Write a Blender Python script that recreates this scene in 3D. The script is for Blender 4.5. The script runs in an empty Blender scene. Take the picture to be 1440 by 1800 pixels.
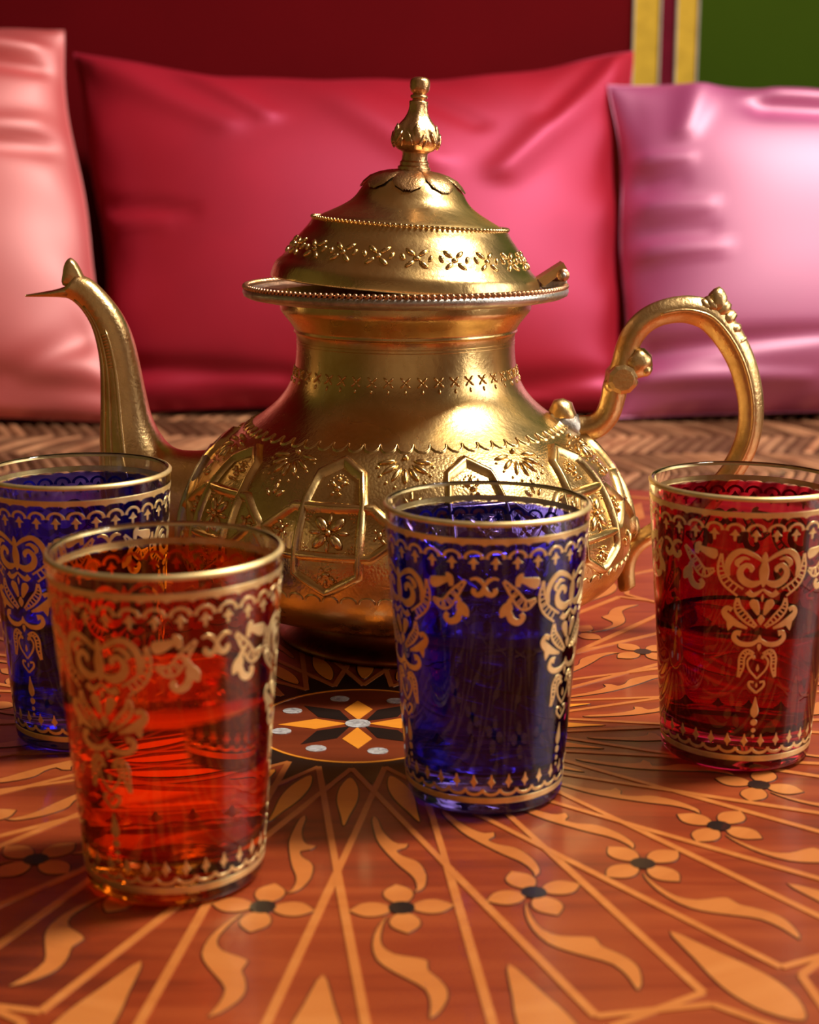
import bpy, math, random
from math import sin, cos, pi, radians, sqrt, exp, atan2, hypot
from mathutils import Vector, Matrix

# ------------------------------------------------------------------ camera, world, lights, exposure
sc = bpy.context.scene
COL = sc.collection
random.seed(7)

cam_d = bpy.data.cameras.new('camera')
cam = bpy.data.objects.new('camera', cam_d)
COL.objects.link(cam)
cam.location = (0, 0, 0.1807)
cam.rotation_euler = (radians(90 - 12.357), 0, 0)
cam_d.sensor_fit = 'VERTICAL'
cam_d.sensor_height = 23.256
cam_d.sensor_width = 18.6
cam_d.lens = 35.0
cam_d.clip_start = 0.01
cam_d.dof.use_dof = True
cam_d.dof.focus_distance = 0.545
cam_d.dof.aperture_fstop = 9.5
sc.camera = cam

world = bpy.data.worlds.new('world')
sc.world = world
world.use_nodes = True
world.node_tree.nodes['Background'].inputs[0].default_value = (1.0, 0.86, 0.72, 1)
world.node_tree.nodes['Background'].inputs[1].default_value = 0.02


def area_light(name, loc, target, size, power, color, shape='DISK', size_y=None):
    l = bpy.data.lights.new(name, 'AREA')
    l.shape = shape
    l.size = size
    if size_y:
        l.size_y = size_y
    l.energy = power
    l.color = color
    o = bpy.data.objects.new(name, l)
    COL.objects.link(o)
    o.location = loc
    o.rotation_euler = (Vector(target) - Vector(loc)).to_track_quat('-Z', 'Y').to_euler()
    return o


# ceiling lamp up to the right of the pot, and a square area light by the right wall, out of view
area_light('ceiling_lamp', (0.64, 0.60, 1.16), (0.0, 0.70, 0.0), 0.24, 23, (1.0, 0.89, 0.75))
area_light('window_light', (1.93, 0.42, 0.62), (0.0, 0.70, 0.1), 1.3, 27, (1.0, 0.92, 0.82), 'RECTANGLE', 1.3)

sc.view_settings.view_transform = 'Standard'
sc.view_settings.look = 'None'
sc.view_settings.gamma = 1.0
sc.view_settings.use_curve_mapping = False
sc.view_settings.exposure = 0.12
cy = sc.cycles
cy.use_denoising = True
cy.max_bounces = 18
cy.transmission_bounces = 16
cy.glossy_bounces = 6
cy.diffuse_bounces = 4
cy.transparent_max_bounces = 16
cy.caustics_refractive = True
cy.caustics_reflective = True
cy.blur_glossy = 0.6
cy.sample_clamp_indirect = 6.0


# ------------------------------------------------------------------ helpers
def tag(o, label=None, cat=None, group=None, kind=None):
    if label: o['label'] = label
    if cat: o['category'] = cat
    if group: o['group'] = group
    if kind: o['kind'] = kind
    return o


def empty(name, loc=(0, 0, 0), rz=0.0):
    o = bpy.data.objects.new(name, None)
    COL.objects.link(o)
    o.location = loc
    o.rotation_euler = (0, 0, rz)
    o.empty_display_size = 0.02
    return o


class MB:
    def __init__(self):
        self.v = []; self.f = []

    def add(self, vs, fs):
        b = len(self.v)
        self.v += [tuple(p) for p in vs]
        self.f += [tuple(i + b for i in q) for q in fs]

    def mesh(self, name, smooth=True):
        m = bpy.data.meshes.new(name)
        m.from_pydata(self.v, [], self.f)
        m.validate()
        if smooth:
            m.polygons.foreach_set('use_smooth', [True] * len(m.polygons))
        m.update()
        return m

    def build(self, name, mat, parent=None, smooth=True, loc=(0, 0, 0), rot=(0, 0, 0)):
        return link(name, self.mesh(name, smooth), mat, parent, loc, rot)


def link(name, me, mat=None, parent=None, loc=(0, 0, 0), rot=(0, 0, 0)):
    if mat is not None and not me.materials:
        me.materials.append(mat)
    o = bpy.data.objects.new(name, me)
    COL.objects.link(o)
    if parent: o.parent = parent
    o.location = loc
    o.rotation_euler = rot
    return o


def spline(pts, n=6, closed=False):
    """Catmull-Rom through tuples of any length."""
    P = [tuple(map(float, p)) for p in pts]
    N = len(P)
    if N < 3: return P
    out = []
    segs = N if closed else N - 1
    for i in range(segs):
        if closed:
            p0, p1, p2, p3 = P[(i - 1) % N], P[i], P[(i + 1) % N], P[(i + 2) % N]
        else:
            p1, p2 = P[i], P[i + 1]
            p0 = P[i - 1] if i > 0 else tuple(2 * a - b for a, b in zip(p1, p2))
            p3 = P[i + 2] if i + 2 < N else tuple(2 * b - a for a, b in zip(p1, p2))
        for k in range(n):
            t = k / n
            out.append(tuple(0.5 * (2 * b + (c - a) * t + (2 * a - 5 * b + 4 * c - d) * t * t + (3 * b - a - 3 * c + d) * t ** 3)
                             for a, b, c, d in zip(p0, p1, p2, p3)))
    if not closed: out.append(P[-1])
    return out


def lathe(mb, prof, n=64, cap0=True, cap1=True, mod=None):
    """prof: list of (z, r); revolve around z. mod(angle, z, r) -> r."""
    vs = []; fs = []
    for z, r in prof:
        for k in range(n):
            a = 2 * pi * k / n
            rr = mod(a, z, r) if mod else r
            vs.append((rr * sin(a), -rr * cos(a), z))
    m = len(prof)
    for i in range(m - 1):
        for k in range(n):
            k2 = (k + 1) % n
            fs.append((i * n + k, i * n + k2, (i + 1) * n + k2, (i + 1) * n + k))
    if cap0:
        vs.append((0, 0, prof[0][0])); c = len(vs) - 1
        fs += [(c, (k + 1) % n, k) for k in range(n)]
    if cap1:
        vs.append((0, 0, prof[-1][0])); c = len(vs) - 1
        b = (m - 1) * n
        fs += [(c, b + k, b + (k + 1) % n) for k in range(n)]
    mb.add(vs, fs)


def tube(mb, pts, radii, n=10, up=(0, 1, 0), sec=None, caps=True):
    """sweep a section along 3-D pts; sec(i,k)->(a,b) multipliers in the frame (side, up)."""
    P = [Vector(p) for p in pts]
    U = Vector(up)
    vs = []; fs = []
    for i, p in enumerate(P):
        t = (P[min(i + 1, len(P) - 1)] - P[max(i - 1, 0)]).normalized()
        s = t.cross(U)
        s.normalize()
        w = s.cross(t).normalized()
        r = radii[i] if hasattr(radii, '__len__') else radii
        for k in range(n):
            a = 2 * pi * k / n
            if sec: ca, cb = sec(i, a)
            else: ca, cb = cos(a), sin(a)
            vs.append(p + s * (ca * r) + w * (cb * r))
    for i in range(len(P) - 1):
        for k in range(n):
            k2 = (k + 1) % n
            fs.append((i * n + k, (i + 1) * n + k, (i + 1) * n + k2, i * n + k2))
    if caps:
        vs.append(P[0]); c = len(vs) - 1
        fs += [(c, k, (k + 1) % n) for k in range(n)]
        vs.append(P[-1]); c = len(vs) - 1
        b = (len(P) - 1) * n
        fs += [(c, b + (k + 1) % n, b + k) for k in range(n)]
    mb.add(vs, fs)


def ellipsoid(mb, c, ax, n=10, m=6):
    """ax: three Vectors (half axes)."""
    c = Vector(c); A, B, C = [Vector(a) for a in ax]
    vs = [c + C]; fs = []
    for i in range(1, m):
        t = pi * i / m
        for k in range(n):
            a = 2 * pi * k / n
            vs.append(c + C * cos(t) + A * (sin(t) * cos(a)) + B * (sin(t) * sin(a)))
    vs.append(c - C)
    for k in range(n):
        fs.append((0, 1 + k, 1 + (k + 1) % n))
    for i in range(m - 2):
        for k in range(n):
            a = 1 + i * n + k; b = 1 + i * n + (k + 1) % n
            fs.append((a, a + n, b + n, b))
    b0 = 1 + (m - 2) * n
    L = len(vs) - 1
    for k in range(n):
        fs.append((L, b0 + (k + 1) % n, b0 + k))
    mb.add(vs, fs)


def box(mb, x0, x1, y0, y1, z0, z1):
    mb.add([(x0, y0, z0), (x1, y0, z0), (x1, y1, z0), (x0, y1, z0), (x0, y0, z1), (x1, y0, z1), (x1, y1, z1), (x0, y1, z1)],
           [(0, 3, 2, 1), (4, 5, 6, 7), (0, 1, 5, 4), (1, 2, 6, 5), (2, 3, 7, 6), (3, 0, 4, 7)])


def bevel_box(mb, x0, x1, y0, y1, z0, z1, b):
    """box with chamfered vertical and top edges"""
    def ring(i, z):
        return [(x0 + i + b, y0 + i, z), (x1 - i - b, y0 + i, z), (x1 - i, y0 + i + b, z), (x1 - i, y1 - i - b, z),
                (x1 - i - b, y1 - i, z), (x0 + i + b, y1 - i, z), (x0 + i, y1 - i - b, z), (x0 + i, y0 + i + b, z)]
    rings = [ring(b, z0), ring(0, z0 + b), ring(0, z1 - b), ring(b, z1)]
    vs = [p for r in rings for p in r]
    fs = [tuple(range(7, -1, -1)), tuple(24 + k for k in range(8))]
    for i in range(3):
        for k in range(8):
            fs.append((i * 8 + k, i * 8 + (k + 1) % 8, (i + 1) * 8 + (k + 1) % 8, (i + 1) * 8 + k))
    mb.add(vs, fs)


def slab(mb, poly, z0, z1):
    """extruded polygon (x,y) CCW or CW"""
    ar = sum(poly[i][0] * poly[(i + 1) % len(poly)][1] - poly[(i + 1) % len(poly)][0] * poly[i][1] for i in range(len(poly)))
    if ar < 0: poly = poly[::-1]
    n = len(poly)
    vs = [(x, y, z0) for x, y in poly] + [(x, y, z1) for x, y in poly]
    fs = [tuple(range(n, 2 * n))]
    for k in range(n):
        k2 = (k + 1) % n
        fs.append((k, k2, n + k2, n + k))
    mb.add(vs, fs)


# ------------------------------------------------------------------ materials
def new_mat(name):
    m = bpy.data.materials.new(name)
    m.use_nodes = True
    nt = m.node_tree
    return m, nt, nt.nodes['Principled BSDF']


def node(nt, t, **kw):
    n = nt.nodes.new(t)
    for k, v in kw.items():
        setattr(n, k, v)
    return n


def coords(nt, scale=(1, 1, 1), out='Object'):
    tc = node(nt, 'ShaderNodeTexCoord')
    mp = node(nt, 'ShaderNodeMapping')
    mp.inputs['Scale'].default_value = scale
    nt.links.new(tc.outputs[out], mp.inputs[0])
    return mp.outputs[0]


def noise(nt, vec, scale, detail=4, rough=0.55, dist=0.0):
    n = node(nt, 'ShaderNodeTexNoise')
    n.inputs['Scale'].default_value = scale
    n.inputs['Detail'].default_value = detail
    n.inputs['Roughness'].default_value = rough
    n.inputs['Distortion'].default_value = dist
    nt.links.new(vec, n.inputs['Vector'])
    return n.outputs[0]


def ramp(nt, fac, stops):
    r = node(nt, 'ShaderNodeValToRGB')
    e = r.color_ramp.elements
    while len(e) < len(stops): e.new(0.5)
    for i, (p, c) in enumerate(stops):
        e[i].position = p
        e[i].color = tuple(c) + (1,) if len(c) == 3 else c
    nt.links.new(fac, r.inputs[0])
    return r.outputs[0]


def bump(nt, height, bsdf, strength, dist):
    b = node(nt, 'ShaderNodeBump')
    b.inputs['Strength'].default_value = strength
    b.inputs['Distance'].default_value = dist
    nt.links.new(height, b.inputs['Height'])
    nt.links.new(b.outputs[0], bsdf.inputs['Normal'])
    return b


def mat_brass(name, c1, c2, r0=0.2, r1=0.42, bs=0.25, nscale=40):
    m, nt, b = new_mat(name)
    v = coords(nt)
    n1 = noise(nt, v, nscale, 5, 0.6, 0.4)
    n2 = noise(nt, v, nscale * 12, 3, 0.6)
    col = ramp(nt, n1, [(0.32, c2), (0.55, c1), (0.8, tuple(min(1, x * 1.12) for x in c1))])
    nt.links.new(col, b.inputs['Base Color'])
    b.inputs['Metallic'].default_value = 1.0
    rr = ramp(nt, n1, [(0.3, (r1,) * 3), (0.65, (r0,) * 3)])
    nt.links.new(rr, b.inputs['Roughness'])
    bump(nt, n2, b, bs, 0.0004)
    return m


M = {}
M['brass'] = mat_brass('brass', (0.80, 0.565, 0.25), (0.62, 0.40, 0.14), 0.20, 0.36)
M['brass_cast'] = mat_brass('cast_brass', (0.84, 0.59, 0.28), (0.62, 0.39, 0.15), 0.27, 0.42, 0.5, 60)
M['brass_finial'] = mat_brass('finial_brass', (0.76, 0.48, 0.24), (0.5, 0.27, 0.1), 0.24, 0.4, 0.5, 90)
M['solder'] = mat_brass('solder', (0.62, 0.60, 0.56), (0.30, 0.26, 0.22), 0.3, 0.5, 0.5, 80)
M['brass_shaded'] = mat_brass('shaded_brass', (0.26, 0.10, 0.035), (0.12, 0.04, 0.015), 0.22, 0.4)  # same brass for the foot, its shade put into a darker colour
M['copper_rope'] = mat_brass('copper_rope', (0.72, 0.40, 0.24), (0.5, 0.24, 0.1), 0.28, 0.42, 0.3, 90)


def mat_body():
    m = mat_brass('chased_brass', (0.80, 0.565, 0.25), (0.62, 0.40, 0.14), 0.20, 0.36)
    nt = m.node_tree; b = nt.nodes['Principled BSDF']
    old = b.inputs['Normal'].links[0].from_node
    tc = node(nt, 'ShaderNodeTexCoord')
    vo = node(nt, 'ShaderNodeTexVoronoi'); vo.inputs['Scale'].default_value = 950
    nt.links.new(tc.outputs['Object'], vo.inputs['Vector'])
    sep = node(nt, 'ShaderNodeSeparateXYZ'); nt.links.new(tc.outputs['Object'], sep.inputs[0])
    rp = ramp(nt, sep.outputs[2], [(0.0355, (0, 0, 0)), (0.0375, (1, 1, 1)), (0.0830, (1, 1, 1)), (0.0855, (0, 0, 0))])
    mu = node(nt, 'ShaderNodeMath', operation='MULTIPLY')
    nt.links.new(vo.outputs['Distance'], mu.inputs[0]); nt.links.new(rp, mu.inputs[1])
    b2 = node(nt, 'ShaderNodeBump'); b2.inputs['Strength'].default_value = 0.16; b2.inputs['Distance'].default_value = 0.0005; b2.invert = True
    nt.links.new(mu.outputs[0], b2.inputs['Height']); nt.links.new(old.outputs[0], b2.inputs['Normal'])
    nt.links.new(b2.outputs[0], b.inputs['Normal'])
    return m


def mat_gold():
    m, nt, b = new_mat('gilding')
    v = coords(nt)
    n1 = noise(nt, v, 220, 4)
    nt.links.new(ramp(nt, n1, [(0.3, (0.74, 0.54, 0.22)), (0.7, (0.92, 0.74, 0.38))]), b.inputs['Base Color'])
    b.inputs['Metallic'].default_value = 0.8
    b.inputs['Roughness'].default_value = 0.40
    return m


M['gold'] = mat_gold()
M['brass_body'] = mat_body()


def mat_tint(name, tint, line=0.0815):
    """clear glass with a coloured lacquer below the gilt line"""
    m, nt, b = new_mat(name)
    tc = node(nt, 'ShaderNodeTexCoord')
    sep = node(nt, 'ShaderNodeSeparateXYZ')
    nt.links.new(tc.outputs['Object'], sep.inputs[0])
    n1 = noise(nt, tc.outputs['Object'], 260, 2)
    ma = node(nt, 'ShaderNodeMath', operation='MULTIPLY_ADD')
    nt.links.new(n1, ma.inputs[0])
    ma.inputs[1].default_value = 0.0016
    nt.links.new(sep.outputs[2], ma.inputs[2])
    gt = node(nt, 'ShaderNodeMath', operation='GREATER_THAN')
    nt.links.new(ma.outputs[0], gt.inputs[0])
    gt.inputs[1].default_value = line + 0.0008
    mx = node(nt, 'ShaderNodeMix', data_type='RGBA')
    nt.links.new(gt.outputs[0], mx.inputs[0])
    mx.inputs[6].default_value = tuple(tint) + (1,)
    mx.inputs[7].default_value = (0.96, 0.97, 0.96, 1)
    nt.links.new(mx.outputs[2], b.inputs['Base Color'])
    b.inputs['Transmission Weight'].default_value = 1.0
    b.inputs['Roughness'].default_value = 0.0
    b.inputs['IOR'].default_value = 1.46
    return m


def mat_tea(name, c):
    m, nt, b = new_mat(name)
    b.inputs['Base Color'].default_value = tuple(c) + (1,)
    b.inputs['Transmission Weight'].default_value = 1.0
    b.inputs['Roughness'].default_value = 0.0
    b.inputs['IOR'].default_value = 1.333
    return m


M['glass_blue'] = mat_tint('blue_lacquered_glass', (0.10, 0.10, 0.95))
M['glass_orange'] = mat_tint('orange_lacquered_glass', (1.0, 0.28, 0.018))
M['glass_red'] = mat_tint('magenta_lacquered_glass', (0.50, 0.022, 0.075))
M['tea'] = mat_tea('tea', (0.90, 0.80, 0.62))


def mat_wood(name, stops, sc_=(5, 60, 60), coat=0.5, rough=0.36):
    m, nt, b = new_mat(name)
    v = coords(nt, sc_)
    n1 = noise(nt, v, 1.0, 6, 0.6, 0.9)
    v2 = coords(nt, (9, 9, 9))
    n2 = noise(nt, v2, 1.0, 3, 0.5)
    mx = node(nt, 'ShaderNodeMath', operation='MULTIPLY_ADD')
    nt.links.new(n2, mx.inputs[0]); mx.inputs[1].default_value = 0.45
    ad = node(nt, 'ShaderNodeMath', operation='MULTIPLY')
    nt.links.new(n1, ad.inputs[0]); ad.inputs[1].default_value = 0.6
    nt.links.new(ad.outputs[0], mx.inputs[2])
    nt.links.new(ramp(nt, mx.outputs[0], stops), b.inputs['Base Color'])
    b.inputs['Roughness'].default_value = rough
    b.inputs['Coat Weight'].default_value = coat
    b.inputs['Coat Roughness'].default_value = 0.14
    bump(nt, n1, b, 0.08, 0.0006)
    return m


M['wood_red'] = mat_wood('red_brown_wood', [(0.36, (0.075, 0.010, 0.004)), (0.50, (0.25, 0.036, 0.008)), (0.68, (0.38, 0.075, 0.017))], coat=0.3)
M['wood_light'] = mat_wood('lemon_wood', [(0.3, (0.40, 0.105, 0.020)), (0.55, (0.53, 0.17, 0.036)), (0.75, (0.63, 0.24, 0.062))], coat=0.3)
M['wood_gold'] = mat_wood('golden_wood', [(0.3, (0.70, 0.22, 0.02)), (0.6, (0.85, 0.32, 0.03)), (0.8, (0.9, 0.40, 0.06))])
M['ebony'] = mat_wood('ebony', [(0.3, (0.006, 0.004, 0.004)), (0.7, (0.022, 0.012, 0.008))])
M['wood_dark'] = mat_wood('dark_red_wood', [(0.3, (0.09, 0.014, 0.005)), (0.6, (0.20, 0.036, 0.010)), (0.8, (0.26, 0.05, 0.014))])


def mat_pearl():
    m, nt, b = new_mat('mother_of_pearl')
    v = coords(nt)
    n1 = noise(nt, v, 300, 4, 0.6, 1.5)
    nt.links.new(ramp(nt, n1, [(0.3, (0.20, 0.20, 0.24)), (0.5, (0.46, 0.45, 0.44)), (0.7, (0.60, 0.62, 0.66))]), b.inputs['Base Color'])
    b.inputs['Roughness'].default_value = 0.25
    b.inputs['Coat Weight'].default_value = 0.6
    return m


M['pearl'] = mat_pearl()


def mat_satin(name, base, sheen, glossy=0.3, rough=0.42):
    m, nt, b = new_mat(name)
    v = coords(nt, (900, 900, 900))
    n1 = noise(nt, v, 1.0, 2)
    v2 = coords(nt, (9, 9, 9))
    n2 = noise(nt, v2, 1.0, 3)
    nt.links.new(ramp(nt, n2, [(0.25, tuple(x * 0.85 for x in base)), (0.75, tuple(min(1, x * 1.1) for x in base))]), b.inputs['Base Color'])
    b.inputs['Roughness'].default_value = 0.7
    b.inputs['Specular IOR Level'].default_value = 0.2
    g = node(nt, 'ShaderNodeBsdfAnisotropic')
    g.inputs['Color'].default_value = tuple(sheen) + (1,)
    g.inputs['Roughness'].default_value = rough
    mx = node(nt, 'ShaderNodeMixShader')
    mx.inputs[0].default_value = glossy
    nt.links.new(b.outputs[0], mx.inputs[1])
    nt.links.new(g.outputs[0], mx.inputs[2])
    nt.links.new(mx.outputs[0], nt.nodes['Material Output'].inputs[0])
    bp = bump(nt, n1, b, 0.12, 0.0004)
    nt.links.new(bp.outputs[0], g.inputs['Normal'])
    return m


M['satin_crimson'] = mat_satin('crimson_satin', (0.44, 0.008, 0.024), (0.80, 0.22, 0.46), 0.16, 0.50)
M['satin_pink'] = mat_satin('salmon_pink_satin', (0.60, 0.06, 0.065), (0.95, 0.62, 0.64), 0.31, 0.58)
M['satin_orchid'] = mat_satin('orchid_satin', (0.42, 0.016, 0.20), (1.0, 0.66, 0.82), 0.36, 0.58)


def mat_cloth(name, c, c2=None, rough=0.85, nscale=60):
    m, nt, b = new_mat(name)
    c2 = c2 or tuple(x * 0.8 for x in c)
    v = coords(nt)
    n1 = noise(nt, v, nscale, 4)
    nt.links.new(ramp(nt, n1, [(0.3, c2), (0.7, c)]), b.inputs['Base Color'])
    b.inputs['Roughness'].default_value = rough
    b.inputs['Specular IOR Level'].default_value = 0.1
    n2 = noise(nt, v, 900, 2)
    bump(nt, n2, b, 0.15, 0.0005)
    return m


M['wall_red'] = mat_cloth('oxblood_cloth', (0.14, 0.001, 0.004), nscale=4)
M['wall_green'] = mat_cloth('green_cloth', (0.035, 0.068, 0.001), nscale=4)
M['band_yellow'] = mat_cloth('yellow_cloth', (0.62, 0.40, 0.045))
M['band_maroon'] = mat_cloth('maroon_cloth', (0.14, 0.006, 0.02))
M['cord'] = mat_cloth('grey_cord', (0.42, 0.36, 0.28))
M['plaster'] = mat_cloth('ochre_plaster', (0.78, 0.66, 0.50), (0.68, 0.55, 0.38), nscale=3)
M['ceiling'] = mat_cloth('cedar_ceiling', (0.56, 0.42, 0.27), (0.44, 0.31, 0.18), nscale=3)
M['wall_left'] = mat_cloth('dark_green_plaster', (0.26, 0.24, 0.09), (0.19, 0.18, 0.06), nscale=3)
M['floor'] = mat_cloth('terracotta_floor', (0.30, 0.13, 0.07), (0.22, 0.09, 0.05), nscale=5)
M['bench'] = mat_cloth('bench_wood', (0.16, 0.07, 0.03), (0.10, 0.04, 0.02), nscale=9)
M['straw'] = mat_cloth('straw', (0.44, 0.24, 0.135), (0.23, 0.10, 0.055), 0.6, nscale=28)
_m = M['straw']; _nt = _m.node_tree; _b = _nt.nodes['Principled BSDF']
_g = node(_nt, 'ShaderNodeNewGeometry')
_old = _b.inputs['Base Color'].links[0].from_socket
_mx = node(_nt, 'ShaderNodeMix', data_type='RGBA', blend_type='MULTIPLY')
_mx.inputs[0].default_value = 1.0
_nt.links.new(_old, _mx.inputs[6])
_nt.links.new(ramp(_nt, _g.outputs['Random Per Island'], [(0.0, (0.35, 0.28, 0.25)), (0.5, (0.9, 0.85, 0.8)), (1.0, (1.6, 1.5, 1.35))]), _mx.inputs[7])
_nt.links.new(_mx.outputs[2], _b.inputs['Base Color'])
M['straw_dark'] = mat_cloth('dark_straw', (0.15, 0.065, 0.035), (0.08, 0.03, 0.016), 0.7)

# ------------------------------------------------------------------ the room
RX0, RX1, RY0, RY1, RZ0, RZ1 = -2.0, 2.0, -1.7, 1.64, -0.46, 1.9


def struct(name, mb, mat):
    o = mb.build(name, mat, None, False)
    o['kind'] = 'structure'
    return o


mb = MB(); box(mb, RX0 - .1, RX1 + .1, RY0 - .1, RY1 + .1, RZ0 - 0.06, RZ0); struct('floor', mb, M['floor'])
mb = MB(); box(mb, RX0 - .1, RX1 + .1, RY0 - .1, RY1 + .1, RZ1, RZ1 + 0.06); struct('ceiling', mb, M['ceiling'])
mb = MB(); box(mb, RX0 - .1, RX0, RY0, RY1, RZ0, RZ1); struct('wall_left', mb, M['wall_left'])
mb = MB(); box(mb, RX1, RX1 + .1, RY0, RY1, RZ0, RZ1); struct('wall_right', mb, M['plaster'])
mb = MB(); box(mb, RX0 - .1, RX1 + .1, RY0 - .1, RY0, RZ0, RZ1); struct('wall_front', mb, M['plaster'])
mb = MB(); box(mb, RX0 - .1, RX1 + .1, RY1, RY1 + .1, RZ0, RZ1); wb = struct('wall_back', mb, M['plaster'])
# cloth-covered fields of the back wall with the banded border between them
BX = (0.2275, 0.2545, 0.2710, 0.2930)


def field(name, x0, x1, d, mat):
    m_ = MB(); bevel_box(m_, x0, x1, RY1 - d, RY1 + 0.001, RZ0 + 0.002, RZ1 - 0.002, 0.0008)
    return m_.build(name, mat, wb, False)


field('red_field', RX0, BX[0], 0.004, M['wall_red'])
field('green_field', BX[3], RX1, 0.004, M['wall_green'])
field('yellow_band', BX[0], BX[1], 0.006, M['band_yellow'])
field('yellow_band', BX[2], BX[3], 0.006, M['band_yellow'])
field('maroon_band', BX[1], BX[2], 0.005, M['band_maroon'])
for x in BX:
    field('edge_cord', x - 0.0013, x + 0.0013, 0.008, M['cord'])

# ------------------------------------------------------------------ bench and woven mat
MZ = -0.040
bench = empty('wall_bench', (0, 1.30, RZ0))
tag(bench, 'low wall bench under the woven straw mat behind the table', 'bench')
mb = MB(); bevel_box(mb, -1.6, 1.6, -0.32, 0.335, 0.34, MZ - 0.006 - RZ0, 0.006); mb.build('seat', M['bench'], bench, False)
mb = MB(); bevel_box(mb, -1.58, 1.58, -0.30, 0.33, 0.0, 0.34, 0.004); mb.build('base', M['bench'], bench, False)

mat_o = empty('straw_mat', (0, 1.30, MZ - 0.006))
tag(mat_o, 'brown woven straw mat under the satin cushions', 'mat')
mb = MB(); bevel_box(mb, -1.15, 1.15, -0.315, 0.32, 0.0, 0.0028, 0.001); mb.build('backing', M['straw_dark'], mat_o, False)


def weave():
    m_ = MB()
    w = 0.0125                       # strand pitch
    L = 0.040                        # a strand passes over several others
    rnd = random.Random(3)
    # twill: diagonal strands in bands that change direction (herringbone)
    band = 0.085
    nb = int(0.63 / band) + 1
    for b in range(nb):
        y0 = -0.312 + b * band
        sgn = 1 if b % 2 else -1
        x = -0.75
        while x < 0.75:
            hh = 0.0028 + rnd.random() * 0.0012
            y1 = min(y0 + band, 0.315)
            dx = (y1 - y0) * 0.42 * sgn
            # arched strand, five cross rows
            vs = []; fs = []
            wv = w * (0.70 + 0.20 * rnd.random())
            for i in range(5):
                t = i / 4
                arch = hh * (0.45 + 0.55 * sin(pi * t))
                cx = x + dx * t; cyy = y0 + (y1 - y0) * t
                vs += [(cx - wv / 2, cyy, 0.0022), (cx - wv * .28, cyy, 0.0022 + arch), (cx + wv * .28, cyy, 0.0022 + arch), (cx + wv / 2, cyy, 0.0022)]
            for i in range(4):
                for k in range(3):
                    a = i * 4 + k
                    fs.append((a, a + 1, a + 5, a + 4))
            m_.add(vs, fs)
            x += w
    return m_


o = weave().build('woven_strands', M['straw'], mat_o)
o['kind'] = 'stuff'
mb = MB()
for k in range(60):                    # plaited front edge of the mat
    x = -0.78 + k * 0.026
    ellipsoid(mb, (x, -0.316, 0.004), ((0.0105, 0, 0), (0.003, 0.007, 0), (0, 0, 0.004)), 8, 4)
o = mb.build('edge_plait', M['straw'], mat_o)
o['kind'] = 'stuff'


# ------------------------------------------------------------------ cushions
def cushion(name, label, mat, loc, w, h, T, lean, rz, folds, sag=0.0, corner=0.05, seed=1, roll=0.0, skew=(0, 0)):
    root = empty(name, loc)
    root.rotation_euler = (radians(-lean), radians(roll), radians(rz))
    tag(root, label, 'cushion', 'satin cushions along the wall')
    NU, NV = 84, 64
    rnd = random.Random(seed)
    ph = [rnd.uniform(0, 6.28) for _ in range(8)]

    def edge(u, v):
        """outline with drawn-out corners; v=-1 bottom, 1 top"""
        x = u * (1 - corner * (1 - v * v) * (0.6 + 0.4 * u * u))
        y = v * (1 - corner * (1 - u * u) * (0.6 + 0.4 * v * v))
        if v > 0: y -= sag * (1 - u * u) * v
        y += 0.010 * sin(7 * u + ph[0]) * max(0, v) ** 4 + 0.006 * sin(15 * u + ph[1]) * max(0, v) ** 6
        x += 0.010 * sin(6 * v + ph[2]) * abs(u) ** 6
        xx = x * w / 2
        xx += (skew[0] if x < 0 else skew[1]) * abs(x) * (1 - y) / 2
        return xx, (y + 1) * h / 2

    def thick(u, v):
        e = max(0.0, (1 - abs(u) ** 3.4)) ** 0.60 * max(0.0, (1 - abs(v) ** 3.0)) ** 0.60
        return T / 2 * e

    def fold(u, v):
        d = 0
        for (u0, v0, u1, v1, wd, am) in folds:
            L2 = (u1 - u0) ** 2 + (v1 - v0) ** 2
            t = ((u - u0) * (u1 - u0) + (v - v0) * (v1 - v0)) / L2
            tc = min(1, max(0, t))
            px, py = u0 + tc * (u1 - u0), v0 + tc * (v1 - v0)
            q = hypot(u - px, v - py) / (wd * (1.15 - 0.5 * tc))
            d += am * exp(-q * q) * (1 - 0.55 * tc)
        # puckers along the side seams and soft dimples over the face
        eu = abs(u) ** 8; ev = abs(v) ** 8
        d += 0.0045 * eu * sin(13 * v + ph[3]) + 0.004 * ev * sin(15 * u + ph[4])
        d += 0.0035 * sin(2.3 * u + 1.7 * v + ph[5]) * (1 - u * u) * (1 - v * v)
        return d

    m_ = MB()
    for side in (-1, 1):
        vs = []; fs = []
        for j in range(NV + 1):
            sv = -1 + 2 * j / NV
            v = sin(sv * pi / 2) * 0.5 + sv * 0.5
            for i in range(NU + 1):
                su = -1 + 2 * i / NU
                u = sin(su * pi / 2) * 0.5 + su * 0.5
                x, z = edge(u, v)
                t = thick(u, v)
                rim = min(1.0, (1 - max(abs(u), abs(v))) * 14)
                y = side * t
                if side < 0: y -= fold(u, v) * rim
                vs.append((x, y, z))
        for j in range(NV):
            for i in range(NU):
                a = j * (NU + 1) + i
                q = (a, a + 1, a + NU + 2, a + NU + 1)
                fs.append(q if side < 0 else q[::-1])
        m_.add(vs, fs)
    body_ = m_.build('cover', mat, root)
    # seam along the outline
    pts = []
    for k in range(160):
        t = k / 160 * 4
        s = int(t); q = (t - s) * 2 - 1
        u, v = [(q, -1), (1, q), (-q, 1), (-1, -q)][s]
        x, z = edge(u, v)
        pts.append((x, 0, z))
    pts.append(pts[0])
    m2 = MB(); tube(m2, pts, 0.0008, 6, up=(0, 1, 0.001), caps=False)
    m2.build('seam', mat, root)
    return root


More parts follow.
